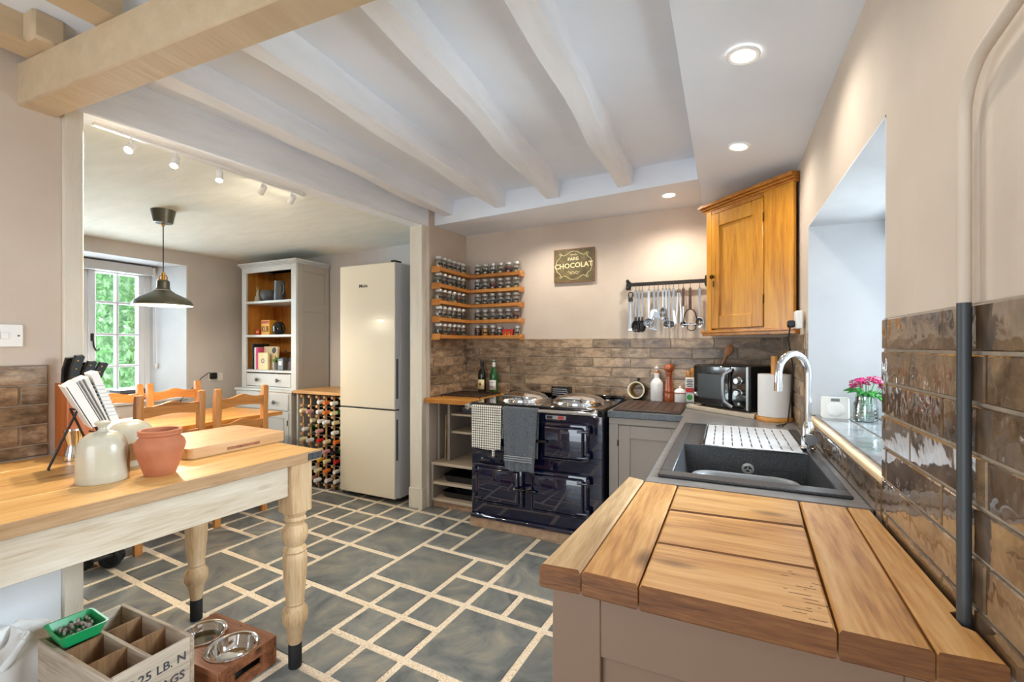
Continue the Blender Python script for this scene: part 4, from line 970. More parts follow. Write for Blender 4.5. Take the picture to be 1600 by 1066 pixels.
for s, (z, nm) in enumerate(SH):
    t = thing('spice_shelf', 'orange wood corner spice shelf, the %s of five' % nm, 'shelf', (XN, YB, z), 0, 'spice shelves in the corner')
    MB().box(.001, .590, -.098, -.012, 0, .018, .002).box(.09, .592, -.100, -.092, 0, .030, .002).build('back_plank', 'shelf_oak_x', t)
    MB().box(.012, .098, -.565, -.0985, 0, .018, .002).box(.092, .100, -.567, -.100, 0, .030, .002).build('side_plank', 'shelf_oak_y', t)
    MB().box(.578, .596, -.098, -.014, -.012, .040, .003).build('end_stop', 'shelf_oak_y', t)
    MB().box(.014, .098, -.573, -.560, -.012, .040, .003).build('end_stop', 'shelf_oak_x', t)
    for i in range(6):
        f = rn.randrange(12)
        yy = YB-.525+i*.0735
        jar(XN+.056, yy, z+.0185, R(-20), f, 'spice jar of %s, %s from post, %s side shelf' % (spices[f], ords[i], nm), 1.10 if i == 0 else 1)
    for i in range(6 if s < 4 else 3):
        f = rn.randrange(12)
        if s == 4 and i == 1: f = 12
        if s == 1 and i == 5: f = 9
        nmf = 'bright yellow powder' if f == 12 else spices[f]
        jar(XN+.155+i*.0765, YB-.055, z+.0185, R(-65), f, 'spice jar of %s, %s from corner, %s back shelf' % (nmf, ords[i], nm), 1.12 if (s == 1 and i == 5) else 1)
z = SH[4][0]+.0185
jar(XN+.375, YB-.055, z, R(-65), 8, 'short dark spice jar left of the red tin on the lowest shelf', .86)
t = thing('red_tin', 'small red tin with two yellow emblems on the lowest spice shelf', 'tin', (XN+.462, YB-.055, z))
MB().box(-.048, .048, -.027, .027, 0, .064, .003).build('tin', 'red_box', t)
for x in (-.022, .018):
    Me_ = Matrix.Translation((x,-.0275,.034)) @ Euler((R(90),0,0)).to_matrix().to_4x4()
    MB().lathe([(0,0),(.011,0),(.011,.001),(0,.001)], 12, Me_).prism([(x-.010,.014),(x+.010,.014),(x,.050)], -.0285, -.0275, 'xz').build('emblem', 'yellow_box', t)
jar(XN+.545, YB-.055, z, R(-65), 9, 'pale spice jar at the right end of the lowest shelf', .92)
# ---- enamel sign
sg = thing('wall_sign', 'old rusty metal sign reading Paris Chocolat on the back wall', 'sign', (-1.128, YB-.004, 1.971))
MB().box(-.172, .172, -.018, 0, -.138, .138, .002).build('plate', 'sign_face', sg)
rb = MB()
for x0, x1, z0, z1 in ((-.172,-.166,-.138,.138), (.166,.172,-.138,.138), (-.172,.172,-.138,-.133), (-.172,.172,.133,.138)): rb.box(x0, x1, -.0192, -.0175, z0, z1)
rb.build('rusty_edge', 'sign_rust', sg)
inst('lettering', text_mesh('CHOCOLAT', .058, 'sign_ink', .0004, .0012, 1.02), sg, (-.002, -.0188, -.002), (R(90), R(-2.0), 0))
inst('lettering', text_mesh('PARIS', .038, 'sign_ink', .0004, .0006), sg, (-.004, -.0188, .052), (R(90), R(-2), 0))
def curve(pts, r=.0022):
    b = MB(); b.tube([(x, -.0188, z) for x, z in pts], r, 5); return b
def frame_pts(sx, sz):
    base = [(0,.116),(.03,.112),(.06,.092),(.085,.082),(.105,.095),(.112,.078),(.125,.060),(.140,.052),(.150,.030),(.157,0)]
    return [(sx*x, sz*z_) for x, z_ in base]
for sx in (-1, 1):
    for sz in (-1, 1): curve(frame_pts(sx, sz)).build('scroll', 'sign_ink', sg)
for sx in (-1, 1):
    for sz in (-1, 1): curve([(sx*(.112+.012*math.cos(a)*(1-a/9)), sz*(.092+.012*math.sin(a)*(1-a/9))) for a in [i*.6 for i in range(11)]], .0018).build('scroll', 'sign_ink', sg)
for zc, w in ((-.055,.05), (-.068,.035), (.088,.03)):
    curve([(-w+2*w*i/12, zc+.006*math.sin(i*1.6)) for i in range(13)], .0022).build('scroll', 'sign_ink', sg)
# ---- utensil rail
ur = thing('utensil_rail', 'black iron utensil rail on the wall above the tiles', 'rail', (-.40, YB-.045, 1.780))
MB().box(-.292, .288, -.004, .004, -.014, .014, .002).build('bar', 'iron', ur)
for x in (-.284, .280):
    MB().box(x-.013, x+.013, .0, .043, -.012, .012, .003).prism([(x-.014,-.030),(x+.014,-.030),(x+.02,0),(x+.014,.030),(x-.014,.030),(x-.02,0)], .036, .044, 'xz').ball((x,-.006,.028), .014, 10, 6, (1,.5,1)).ball((x,-.006,-.028), .014, 10, 6, (1,.5,1)).cyl((x,.002,.028), (x,.04,.028), .005, 6).cyl((x,.002,-.028), (x,.04,-.028), .005, 6).build('bracket', 'iron', ur)
UY, UZ = YB-.045, 1.780
UC = [0]
def utensil(name, label, cat, X):
    UC[0] += 1; o_ = .014*(UC[0] % 3)
    t = thing(name, label, cat, (X, UY-.006-o_, UZ-.052), 0, 'utensils hanging on the rail')
    MB().tube([(0,.001,.0), (0,o_*.5,.028), (0,o_,.058), (0,o_+.004,.068), (0,o_+.012,.066), (0,o_+.014,.056)], .0018, 6).build('hook', 'iron', t)
    return t
def strip(t, L, w0, w1, mat, name='handle', z0=0, th=.003, x=0):
    MB().prism([(x-w0,z0),(x+w0,z0),(x+w1,z0-L),(x-w1,z0-L)], -th/2, th/2, 'xz', .0006).build(name, mat, t)
    if name == 'handle': MB().tube([(x+.006*math.cos(a), 0, z0+.002+.006*math.sin(a)) for a in [i*.7854 for i in range(8)]], .0018, 5, closed=True).build('eye', mat, t)
def bowl(t, z, rx, rz, mat, name='bowl', dy=-.008, depth=.018):
    b = MB(); b.sheet(lambda u, v: (rx*v*math.cos(6.2832*u), dy+depth*(1-v*v)-depth*.5, z+rz*v*math.sin(6.2832*u)), 20, 5); bmesh.ops.remove_doubles(b.bm, verts=b.bm.verts, dist=.0001)
    b.build(name, mat, t, solid=.002)
# thermometer
t = utensil('jam_thermometer', 'long flat cooking thermometer with black clip, leftmost on the rail', 'thermometer', -.659)
MB().tube([(-.012,0,-.01), (-.017,0,-.030), (-.008,0,-.052), (.008,0,-.052), (.017,0,-.030), (.012,0,-.01)], .0045, 6, closed=True).build('clip_loop', 'black_plastic', t)
MB().box(-.017, .017, -.006, .006, -.080, -.052, .003).build('clip', 'black_plastic', t)
MB().box(-.016, .016, -.002, .002, -.290, -.075, .001).build('scale_plate', 'steel_brushed', t); MB().cyl((0,-.004,-.285), (0,-.004,-.095), .003, 8).build('glass_tube', 'white_gloss', t)
MB().box(-.018, .018, -.004, .003, -.308, -.286, .003).build('end_cap', 'steel', t)
for i, (x, lab) in enumerate(((-.618, 'first black-headed serving spoon next to the thermometer'), (-.597, 'second black-headed spoon from the thermometer'), (-.571, 'third, slotted black-headed spoon from the thermometer'))):
    t = utensil('serving_spoon', lab, 'spoon', x); strip(t, .205, .008, .006, 'steel_brushed'); strip(t, .04, .007, .009, 'black_plastic', 'collar', -.200, .006)
    bowl(t, -.272, .028, .046, 'black_plastic')
    if i == 2:
        for k in (-1, 0, 1): MB().box(k*.010-.0025, k*.010+.0025, -.021, -.017, -.295, -.245, .001).build('slot', 'iron_grey', t)
t = utensil('soup_ladle', 'steel ladle with round bowl beside the black-headed spoons', 'ladle', -.521); strip(t, .21, .010, .004, 'steel'); bowl(t, -.248, .034, .034, 'steel', depth=.03)
t = utensil('fish_slice', 'steel fish slice with broad angled blade', 'spatula', -.486); strip(t, .15, .009, .007, 'steel_brushed')
MB().prism([(-.016,-.145),(.020,-.145),(.026,-.17),(-.012,-.235),(-.030,-.225),(-.026,-.165)], -.010, -.008, 'xz').build('blade', 'steel', t)
t = utensil('slotted_turner', 'slotted steel turner, its wide slotted head tilted', 'spatula', -.455); strip(t, .17, .009, .006, 'steel_brushed')
b = MB(); Mt_ = Matrix.Translation((0,0,-.17)) @ Euler((0, R(16), 0)).to_matrix().to_4x4()
b.box(-.030, .030, -.004, -.002, -.045, 0, .0008, M=Mt_)
for k in range(5): b.box(-.030+k*.0135, -.030+k*.0135+.006, -.004, -.002, -.125, -.04, .0006, M=Mt_)
b.box(-.030, .030, -.004, -.002, -.135, -.122, .0008, M=Mt_); b.build('slotted_head', 'steel_brushed', t)
t = utensil('table_spoon', 'plain steel serving spoon, middle of the rail', 'spoon', -.420); strip(t, .13, .006, .005, 'steel'); bowl(t, -.178, .021, .050, 'steel')
t = utensil('small_ladle', 'small steel ladle with short bowl, middle of the rail', 'ladle', -.400); strip(t, .205, .006, .004, 'steel'); bowl(t, -.228, .022, .022, 'steel', depth=.022)
t = utensil('gravy_ladle', 'wide steel gravy ladle with dark inside', 'ladle', -.377); strip(t, .225, .010, .006, 'steel_brushed'); bowl(t, -.262, .043, .028, 'steel', depth=.034)
t = utensil('palette_knife', 'thin steel palette knife right of the gravy ladle', 'knife', -.345); strip(t, .16, .008, .006, 'steel_brushed')
MB().prism([(-.006,-.155),(.008,-.155),(.022,-.250),(.012,-.262),(.0,-.235)], -.001, .001, 'xz').build('blade', 'steel', t)
t = utensil('kitchen_tongs', 'steel kitchen tongs with ring top', 'tongs', -.310)
MB().tube([(.010*math.cos(a), 0, -.010+.010*math.sin(a)) for a in [i*.524 for i in range(12)]], .0025, 6, closed=True).build('ring', 'iron', t)
for sx in (-1, 1): MB().prism([(sx*.002,-.02),(sx*.012,-.03),(sx*.022,-.22),(sx*.012,-.26),(sx*.008,-.26),(sx*.013,-.22)], -.004, .004, 'xz', .001).build('arm', 'steel', t)
t = utensil('serving_spoon', 'small spoon with brown wooden handle, left of the masher', 'spoon', -.278); strip(t, .13, .010, .007, 'walnut_x', th=.012); strip(t, .11, .004, .003, 'steel', 'shank', -.13)
bowl(t, -.262, .026, .024, 'steel', 'head', depth=.01)
t = utensil('potato_masher', 'potato masher with dark handle and black wire arch', 'masher', -.230); strip(t, .155, .009, .011, 'walnut_x', th=.014)
MB().tube([(-.045,0,-.262), (-.044,0,-.22), (-.036,0,-.185), (-.02,0,-.160), (0,0,-.153), (.02,0,-.160), (.036,0,-.185), (.044,0,-.22), (.045,0,-.262)], .004, 8).build('arch', 'black_matte', t)
b = MB()
for i in range(5): b.box(-.046+i*.021, -.046+i*.021+.010, -.026, .02, -.267, -.262, .001)
b.box(-.047, .047, -.026, -.020, -.267, -.262).box(-.047, .047, .014, .020, -.267, -.262); b.build('mashing_plate', 'steel', t)
MB().tube([(.010+.030*math.cos(a), -.012, -.285+.026*math.sin(a)) for a in [i*.524 for i in range(12)]], .003, 6, closed=True).build('wire_ring', 'black_matte', t)
t = utensil('long_spoon', 'long steel spoon, rightmost on the rail beside the cupboard', 'spoon', -.168); strip(t, .215, .010, .004, 'steel_brushed'); bowl(t, -.252, .030, .040, 'steel')
# ============================================================ WORK TABLE ON THE LEFT
ZT = .876
wk = thing('work_table', 'old pine work table with turned legs against the left wall', 'table', (-1.97, .45, 0))
_a = R(-3.5); _dx, _dy = -1.97+1.53, .45-1.365
wk.location = (-1.53+_dx*math.cos(_a)-_dy*math.sin(_a), 1.365+_dx*math.sin(_a)+_dy*math.cos(_a), 0); wk.rotation_euler = (0, 0, _a)
def TX(x): return x+1.97
def TY(y): return y-.45
bounds = [-2.375, -2.19, -1.985, -1.76, -1.535]
for i in range(4):
    MB().box(TX(bounds[i])+.0008, TX(bounds[i+1])-.0008, TY(-.95), TY(1.365), ZT-.040, ZT-(.0006 if i % 2 else 0), .002).build('top_plank', 'table_top', wk)
MB().box(TX(-1.537), TX(-1.530), TY(-.95), TY(1.366), ZT-.040, ZT-.0012, .001).build('top_edge', 'table_edge', wk)
MB().box(TX(-1.580), TX(-1.556), TY(-.9), TY(1.24), .712, .836, .001).build('apron', 'table_worn', wk)
MB().box(TX(-2.28), TX(-1.57), TY(1.275), TY(1.30), .712, .836, .001).build('apron', 'table_worn', wk)
MB().box(TX(-2.36), TX(-2.338), TY(-.9), TY(1.24), .712, .836, .001).build('apron', 'table_worn', wk)
LP = [(.0235,.088),(.027,.115),(.033,.160),(.036,.168),(.047,.188),(.0495,.210),(.0475,.232),(.037,.248),(.033,.256),(.0365,.264),(.034,.272),(.037,.300),(.044,.380),(.0465,.440),(.0455,.462),(.040,.470),(.0455,.478),(.041,.488),(.033,.497),(.046,.522),(.0495,.545),(.0465,.568),(.033,.583),(.036,.596),(.043,.604),(.036,.616),(.046,.632),(.046,.640)]
for x, y in ((-1.584, 1.285), (-2.285, 1.262), (-1.584, -.85), (-2.290, -.85)):
    l = MB(); l.lathe(LP, 28, Matrix.Translation((TX(x), TY(y), 0))); l.box(TX(x)-.046, TX(x)+.046, TY(y)-.046, TY(y)+.046, .634, .838, .004)
    l = l.build('leg', 'table_leg', wk)
    MB().lathe([(0,0),(.0245,0),(.0255,.004),(.0255,.098),(.024,.100),(0,.100)], 20, Matrix.Translation((TX(x), TY(y), 0))).build('foot_sleeve', 'rubber_black', l)
br = MB(); br.box(TX(-1.575), TX(-1.527), TY(1.364), TY(1.369), ZT-.034, ZT-.006, .001).box(TX(-1.5315), TX(-1.5265), TY(1.305), TY(1.369), ZT-.034, ZT-.006, .001)
br = br.build('corner_bracket', 'iron_grey', wk)
for y, z in ((1.322, ZT-.014), (1.322, ZT-.026), (1.350, ZT-.014), (1.350, ZT-.026)): MB().ball((TX(-1.526), TY(y), z), .003, 8, 5, (.5,1,1)).build('rivet', 'iron', br)
# ---- salt pigs
t = thing('salt_pig', 'cream stoneware cloche jar with knob at the front of the work table', 'jar', (-1.815, .752, ZT), R(-25)); t.scale = (.80, .80, .92)
prof = [(.080,.0),(.083,.004),(.0835,.03),(.082,.09),(.079,.125),(.068,.150),(.045,.166),(.020,.172)]
b = MB(); b.lathe(prof, 40, cap=False); b.lathe([(.079,.0),(.078,.09),(.074,.125),(.063,.145),(.0,.164)], 40, cap=False)
b.lathe([(.080,0),(.079,0)], 40, cap=False).build('body', 'stoneware', t)
MB().lathe([(.022,.170),(.014,.178),(.013,.186),(.024,.196),(.026,.202),(.020,.207),(0,.208)], 26).build('knob', 'stoneware', t)
b = MB(); b.sheet(lambda u, v: ((.0845)*math.cos(R(92+46*(u-.5)*2*math.sin(math.pi*min(max(v,.0),1)**.6+.001)*.55)), .0845*math.sin(R(92+46*(u-.5)*2*math.sin(math.pi*min(max(v,.0),1)**.6+.001)*.55)), .012+.112*v), 10, 12)
b.build('opening', 'stoneware_in', t)
t = thing('salt_pig', 'second, domed stoneware jar behind the knobbed one', 'jar', (-1.975, .900, ZT), R(20))
MB().lathe([(.070,0),(.074,.004),(.076,.05),(.074,.095),(.066,.125),(.050,.146),(.025,.158),(0,.160)], 36).build('body', 'stoneware', t)
b = MB(); b.sheet(lambda u, v: (.0775*math.cos(R(-20+75*(u-.5))), .0775*math.sin(R(-20+75*(u-.5))), .025+.06*v), 12, 4); b.build('opening', 'stoneware_in', t)
# ---- terracotta pot
t = thing('terracotta_pot', 'round terracotta pot on the work table beside the cream jar', 'pot', (-1.728, .872, ZT)); t.scale = (.88, .88, .93)
MB().lathe([(0,0),(.046,0),(.050,.004),(.064,.045),(.078,.090),(.081,.108),(.076,.124),(.065,.136),(.063,.140),(.067,.143),(.0695,.147),(.067,.152),(.0695,.155),(.070,.160),(.066,.163),(.059,.162),(.057,.150),(.068,.125),(.073,.105),(.060,.045),(.044,.010),(0,.008)], 40).build('pot', 'terracotta', t)
# ---- thick chopping board
t = thing('chopping_board', 'thick pale wooden chopping board with hand slot on the work table', 'board', (-2.005, 1.225, ZT), R(-2))
pts = [(x, y) for x, y in rrect(.185, .205, .022, 5)]
MB().prism(pts, .001, .042, 'xy', .003).build('slab', 'board_wood', t)
hs = MB(); hs.box(.180, .1866, -.06, .08, .010, .022, .002); hs.build('hand_slot', 'bowl_wood', t)
# ---- knife block
t = thing('knife_block', 'reddish wooden knife block against the tiles on the work table', 'knife block', (-2.352, .905, ZT))
b = MB(); b.prism([(-.062, 0), (.058, 0), (.040, .285), (-.062, .285)], -.054, .052, 'yz', .004); b.build('block', 'block_wood', t)
rn = random.Random(2)
for i, (x, y, h, tl) in enumerate(((.030, -.040, .115, 8), (-.010, -.044, .105, 4), (.020, .004, .090, 10), (-.022, .0, .085, 8), (.026, .032, .085, 16))):
    k = thing('kitchen_knife', ['black riveted kitchen knife with the tallest curved handle in the block', 'black-handled knife behind the tallest one in the block', 'black riveted knife in the middle of the block', 'black-handled knife behind the middle one in the block', 'black-handled knife at the window side of the block'][i], 'knife', (-2.352+x, .905+y, ZT+.2855), R(0), 'knives in the block')
    Mk = Euler((R(-tl), R(4), 0)).to_matrix().to_4x4()
    MB().prism([(-.013,0),(.012,0),(.016,h*.3),(.013,h*.7),(.021,h*.93),(.012,h),(-.010,h*.96),(-.015,h*.5)], -.009, .009, 'yz', .003, M=Mk).build('handle', 'black_plastic', k)
    rv = MB()
    for f in (.2, .5, .78): rv.cyl(Mk @ Vector((-.0098,0,h*f)), Mk @ Vector((.0098,0,h*f)), .0032, 8)
    rv.build('rivet', 'brass', k)
# ---- jigger
t = thing('jigger', 'polished steel hourglass spirit measure in front of the knife block', 'measure', (-2.238, .838, ZT))
MB().lathe([(0,0),(.029,0),(.030,.003),(.025,.030),(.0185,.052),(.0185,.060),(.024,.080),(.029,.110),(.030,.113),(.027,.112),(.022,.082),(.010,.066),(0,.064)], 28).build('cup', 'chrome', t)
# ---- cookbook on an iron easel
t = thing('cookbook_stand', 'black iron cookbook easel on the work table', 'stand', (-2.13, .79, ZT))
b = MB()
b.tube([(.02,-.062,.002), (.018,-.066,.006), (.012,-.03,.09), (.0,.02,.20), (.0,.026,.215)], .0042, 6)
for x in (-.07, .075): b.tube([(x,.11,.002), (x,.075,.06), (x*.8,.02,.20)], .004, 6)
b.tube([(-.08,.085,.105), (.085,.085,.105)], .0035, 6).tube([(-.056,.02,.20), (.06,.02,.20)], .0035, 6)
b.build('easel', 'iron', t)
t = thing('open_cookbook', 'open cookbook with white pages propped on the iron easel', 'book', (-2.13, .835, ZT+.135), R(-13))
def page(poly, x0, x1, mat, name, bev=.001): return MB().prism(poly, x0, x1, 'yz', bev).build(name, mat, t)
page([(.006,.005), (-.062,.155), (-.040,.172), (.030,.010)], -.055, .080, 'paper', 'page_block')
page([(.034,.010), (-.034,.174), (-.008,.188), (.052,.014)], -.055, .078, 'paper', 'page_block')
for k in range(5):
    o_ = .0015+k*.0045
    page([(.031+o_*.9,.012), (-.039+o_*1.1,.172+k*.002), (-.0375+o_*1.1,.173+k*.002), (.0325+o_*.9,.012)], -.055, .0815, 'ink_stencil' if k % 2 else 'paper', 'leaf', 0)
page([(.056,.016), (.000,.196), (.020,.205), (.080,.022)], -.055, .070, 'paper', 'page_block')
page([(.0,.002), (-.069,.154), (-.0655,.156), (.0035,.002)], -.058, .082, 'label_white', 'cover')
pr = MB()
for k in range(9): pr.box(.0702, .0708, .012+(k*.0), .050, .040+k*.014, .0425+k*.014, M=Matrix.Translation((0, .032-k*.0052, 0)))
pr.build('page_print', 'vinyl_grey', t)
# ---- light switch
t = thing('light_switch', 'white three-gang light switch on the left plaster wall', 'switch', (XL-.013, .688, 1.347), R(-3.5))
MB().box(.0005, .010, -.073, .073, -.043, .043, .003).build('plate', 'white_plastic', t)
for y in (-.024, 0, .024): MB().box(.009, .014, y-.0105, y+.0105, -.013, .013, .0015).build('rocker', 'white_gloss', t)
for y in (-.060, .060): MB().cyl((.009,y,0), (.0112,y,0), .0035, 10).build('screw', 'brass_old', t)
# ---- wooden bottle crate
CX0, CX1, CY0, CY1, CH = -2.165, -1.700, .715, .965, .285
t = crate = thing('wooden_crate', 'weathered wooden bottle crate with six compartments and stencilled lettering', 'crate', ((CX0+CX1)/2, (CY0+CY1)/2, 0))
hx, hy = (CX1-CX0)/2, (CY1-CY0)/2
MB().box(-hx, hx, -hy, hy, .001, .014, .001).build('bottom', 'crate_in', t)
for y0, y1 in ((-hy, -hy+.014), (hy-.014, hy)): MB().box(-hx, hx, y0, y1, .014, CH, .002).build('side_board', 'crate_out', t)
wood('crate_end', lin(150,134,118), lin(196,180,160), lin(214,202,186), 'y', .8, knots=False, bump=.4)
for x0, x1 in ((-hx, -hx+.014), (hx-.014, hx)): MB().box(x0, x1, -hy+.014, hy-.014, .014, CH, .002).build('end_board', 'crate_end', t)
MB().box(-hx+.014, hx-.014, -.006, .006, .014, CH-.006, .001).build('divider', 'crate_out', t)
for x in (-hx/3, hx/3):
    for y0, y1 in ((-hy+.014, -.006), (.006, hy-.014)): MB().box(x-.005, x+.005, y0, y1, .014, CH-.006, .001).build('divider', 'crate_in', t)
inst('lettering', text_mesh('0.25 LB. N', .040, 'ink_stencil', .0003, .0006), t, (hx+.0006, .012, CH-.055), (R(90), 0, R(90)))
inst('lettering', text_mesh('BAGS', .040, 'ink_stencil', .0003, .0006), t, (hx+.0006, .045, CH-.115), (R(90), 0, R(90)))
# ---- green seed tray
t = thing('green_tray', 'small green plastic tray of dried seed heads on the crate', 'tray', (-2.082, .788, CH-.004), R(-4))
b = MB(); loft(b, [L3(.060,.050,.012,0), L3(.076,.064,.014,.042), L3(.080,.068,.016,.044), L3(.080,.068,.016,.040), ][:3]+[L3(.073,.061,.012,.044), L3(.057,.047,.010,.003)], True, True); b.build('tray', 'green_plastic', t)
rn = random.Random(8); dbm = MB()
for i in range(46):
    x, y = rn.uniform(-.050,.050), rn.uniform(-.042,.042); z = .012+rn.uniform(0,.026)
    bmesh.ops.create_icosphere(dbm.bm, subdivisions=1, radius=rn.uniform(.006,.013), matrix=Matrix.Translation((x,y,z)) @ Euler((rn.random()*3, rn.random()*3, 0)).to_matrix().to_4x4() @ Matrix.Diagonal((1,.55,.5,1)))
o = dbm.build('seed_heads', 'dried_bits', t); o['kind'] = 'stuff'
# ---- white cloth bag slumped against the crate
t = thing('cloth_bag', 'white cloth bag slumped on the floor left of the crate', 'bag', (-2.300, .690, 0))
def bagf(u, v):
    a = 6.2832*u; h = math.sin(v*math.pi/2); rr = math.cos(v*math.pi/2)**.55
    w = 1+.10*math.sin(3*a+1)+.08*math.sin(7*a+v*9)+.06*math.sin(13*a-v*7)
    return (.105*rr*w*math.cos(a), .185*rr*w*math.sin(a), .285*h*(1+.10*math.sin(5*a+1)*v)+.001)
b = MB(); b.sheet(bagf, 56, 18); bmesh.ops.remove_doubles(b.bm, verts=b.bm.verts, dist=.0005); b.build('bag_body', 'cloth_white', t)
for s in (0, 1):
    b = MB(); b.tube([(.02+.02*s,-.02,.24), (.05+.02*s,.01,.285), (.085+.015*s,.02,.30), (.112,.0,.29), (.112,-.03,.25), (.09,-.05,.21)], .011, 8, flat=.35); b.build('strap', 'cloth_white', t)
# ---- raised dog bowls
t = thing('bowl_stand', 'low dark wooden stand holding two dog bowls by the table leg', 'bowl stand', (-1.868, 1.145, 0), R(1))
sx, sy, sh = .195, .122, .112
bc = [(-.098, .0), (.098, .0)]
b = MB()
# top board with two round holes: ring of quads per half
for cx, _ in bc:
    n = 40; inn, out = [], []
    for i in range(n):
        a = 6.2832*i/n; c_, s_ = math.cos(a), math.sin(a)
        k = min(.0975/abs(c_) if abs(c_) > 1e-6 else 9, sy/abs(s_) if abs(s_) > 1e-6 else 9)
        inn.append((cx+.086*c_, .086*s_)); out.append((cx+k*c_, k*s_))
    for z, rev in ((sh, 0), (sh-.016, 1)):
        vi = [b.bm.verts.new((x, y, z)) for x, y in inn]; vo = [b.bm.verts.new((x, y, z)) for x, y in out]
        for i in range(n): b.bm.faces.new((vi[i], vo[i], vo[(i+1) % n], vi[(i+1) % n]))
        if not rev: ti = vi
        else:
            for i in range(n): b.bm.faces.new((ti[i], ti[(i+1) % n], vi[(i+1) % n], vi[i]))
b.build('top_board', 'bowl_wood', t)
MB().box(-sx-.0005, sx+.0005, sy-.014, sy, .002, sh-.0005, .002).build('side_board', 'bowl_wood', t)
MB().box(-sx-.0005, sx+.0005, -sy, -sy+.014, .002, sh-.0005, .002).build('side_board', 'bowl_wood', t)
MB().box(-sx, -sx+.014, -sy+.014, sy-.014, .002, sh-.001, .002).build('end_board', 'bowl_wood', t)
# end board with a hand hole (faces the camera)
b = MB(); x0, x1 = sx-.014, sx
b.box(x0, x1, -sy+.014, sy-.014, .002, .040, .001).box(x0, x1, -sy+.014, sy-.014, .072, sh-.001, .001).box(x0, x1, -sy+.014, -.056, .040, .072).box(x0, x1, .056, sy-.014, .040, .072)
b.build('end_board', 'bowl_wood', t)
for cx, lab in ((-.098, 'steel dog bowl of water, farther one in the wooden stand'), (.098, 'empty steel dog bowl, nearer one in the wooden stand')):
    d = thing('dog_bowl', lab, 'bowl', (-1.868+cx*math.cos(R(1)), 1.145+cx*math.sin(R(1)), sh), 0, 'steel dog bowls')
    MB().lathe([(0,-.052),(.060,-.052),(.068,-.046),(.082,.0),(.088,.0015),(.094,.001),(.0955,.003),(.093,.0055),(.087,.005),(.079,.001),(.065,-.043),(.058,-.048),(0,-.0485)], 44).build('bowl', 'chrome', d)
    if cx < 0: MB().lathe([(0,-.026),(.0715,-.026),(.071,-.028),(0,-.028)], 40).build('water', 'vase_glass', d)
# ============================================================ DINING ROOM
# ---- dining table
dt = thing('dining_table', 'orange pine dining table between the ladder-back chairs', 'table', (-3.835, 1.95, 0))
for i in range(5): MB().box(-.385+i*.154+.0006, -.385+(i+1)*.154-.0006, -.73, .725, .712, .742, .003).build('top_plank', 'pine_y', dt)
for x0, x1, y0, y1 in ((-.34,.34,-.60,-.58), (-.34,.34,.58,.60), (-.36,-.34,-.6,.6), (.34,.36,-.6,.6)): MB().box(x0, x1, y0, y1, .62, .712, .001).build('apron', 'pine_x', dt)
for x in (-.33, .33):
    for y in (-.57, .57): MB().box(x-.037, x+.037, y-.037, y+.037, .001, .712, .006).build('leg', 'pine_z', dt)
# ---- ladder-back chairs
def make_chair(label, loc, rz):
    t = thing('dining_chair', label, 'chair', loc, rz, 'pine ladder-back dining chairs')
    for s in (-1, 1):
        y = s*.185
        MB().prism([(.170,.001),(.205,.001),(.200,.45),(.222,.975),(.215,.995),(.196,.998),(.186,.985),(.188,.955),(.176,.93),(.165,.45)], y-.021, y+.021, 'xz', .003).build('back_post', 'chair_pine', t)
        MB().box(-.200, -.160, y-.02, y+.02, .001, .43, .003).build('leg', 'chair_pine', t)
        MB().box(-.165, .172, y-.010, y+.010, .17, .20, .002).build('stretcher', 'chair_pine_y', t)
    MB().box(-.180, -.165, -.17, .17, .25, .285, .002).build('stretcher', 'chair_pine_y', t)
    MB().box(.178, .194, -.17, .17, .25, .285, .002).build('stretcher', 'chair_pine_y', t)
    n = 12
    for zc, h in ((.885, .075), (.705, .06)):
        up = [(-.168+.336*i/n, zc+h*.42+.022*math.sin(math.pi*i/n)**2+.006*math.cos(4*math.pi*i/n)) for i in range(n+1)]
        lo = [(-.168+.336*i/n, zc-h*.5+.016*math.sin(math.pi*i/n)**1.5) for i in range(n, -1, -1)]
        xx = .186+.020*(zc-.45)/.55
        MB().prism(up+lo, xx-.010, xx+.010, 'yz', .002).build('back_rail', 'chair_pine_y', t)
    MB().prism([(-.205,-.205),(.19,-.185),(.19,.185),(-.205,.205)], .432, .452, 'xy', .006).build('seat', 'chair_pine_y', t)
    return t
make_chair('near dining chair on the kitchen side, left of two, behind the terracotta pot', (-3.505, 1.734, 0), 0)
make_chair('near dining chair on the kitchen side, right of two, behind the chopping board', (-3.505, 2.213, 0), R(1))
make_chair('far dining chair on the window side, right of two', (-4.085, 2.27, 0), R(180))
make_chair('far dining chair on the window side, left of two, behind the cookbook', (-4.085, 1.83, 0), R(180))
# ---- pendant lamp
pl = thing('pendant_lamp', 'olive-grey metal pendant lamp over the dining table', 'lamp', (-3.57, 1.82, 1.59))
CZ = 2.253-1.59
MB().lathe([(.050,CZ-.085),(.056,CZ-.082),(.074,CZ+.01),(0,CZ+.01)], 28).lathe([(0,CZ-.086),(.05,CZ-.085)], 28, cap=False).build('canopy', 'lamp_grey', pl)
MB().cyl((0,0,CZ-.105), (0,0,CZ-.084), .010, 12).build('cord_grip', 'brass', pl)
MB().cyl((0,0,.22), (0,0,CZ-.10), .0035, 8).build('cord', 'black_plastic', pl)
MB().cyl((0,0,.182), (0,0,.232), .012, 14).lathe([(.030,.170),(.030,.180),(.012,.186)], 18).build('lamp_holder', 'brass', pl)
b = MB()
for k in range(4): a = k*1.5708+.4; c_, s_ = math.cos(a), math.sin(a); b.tube([(.030*c_,.030*s_,.160), (.031*c_,.031*s_,.20), (.022*c_,.022*s_,.212), (.010*c_,.010*s_,.212)], .0025, 6)
b.build('bracket', 'brass', pl)
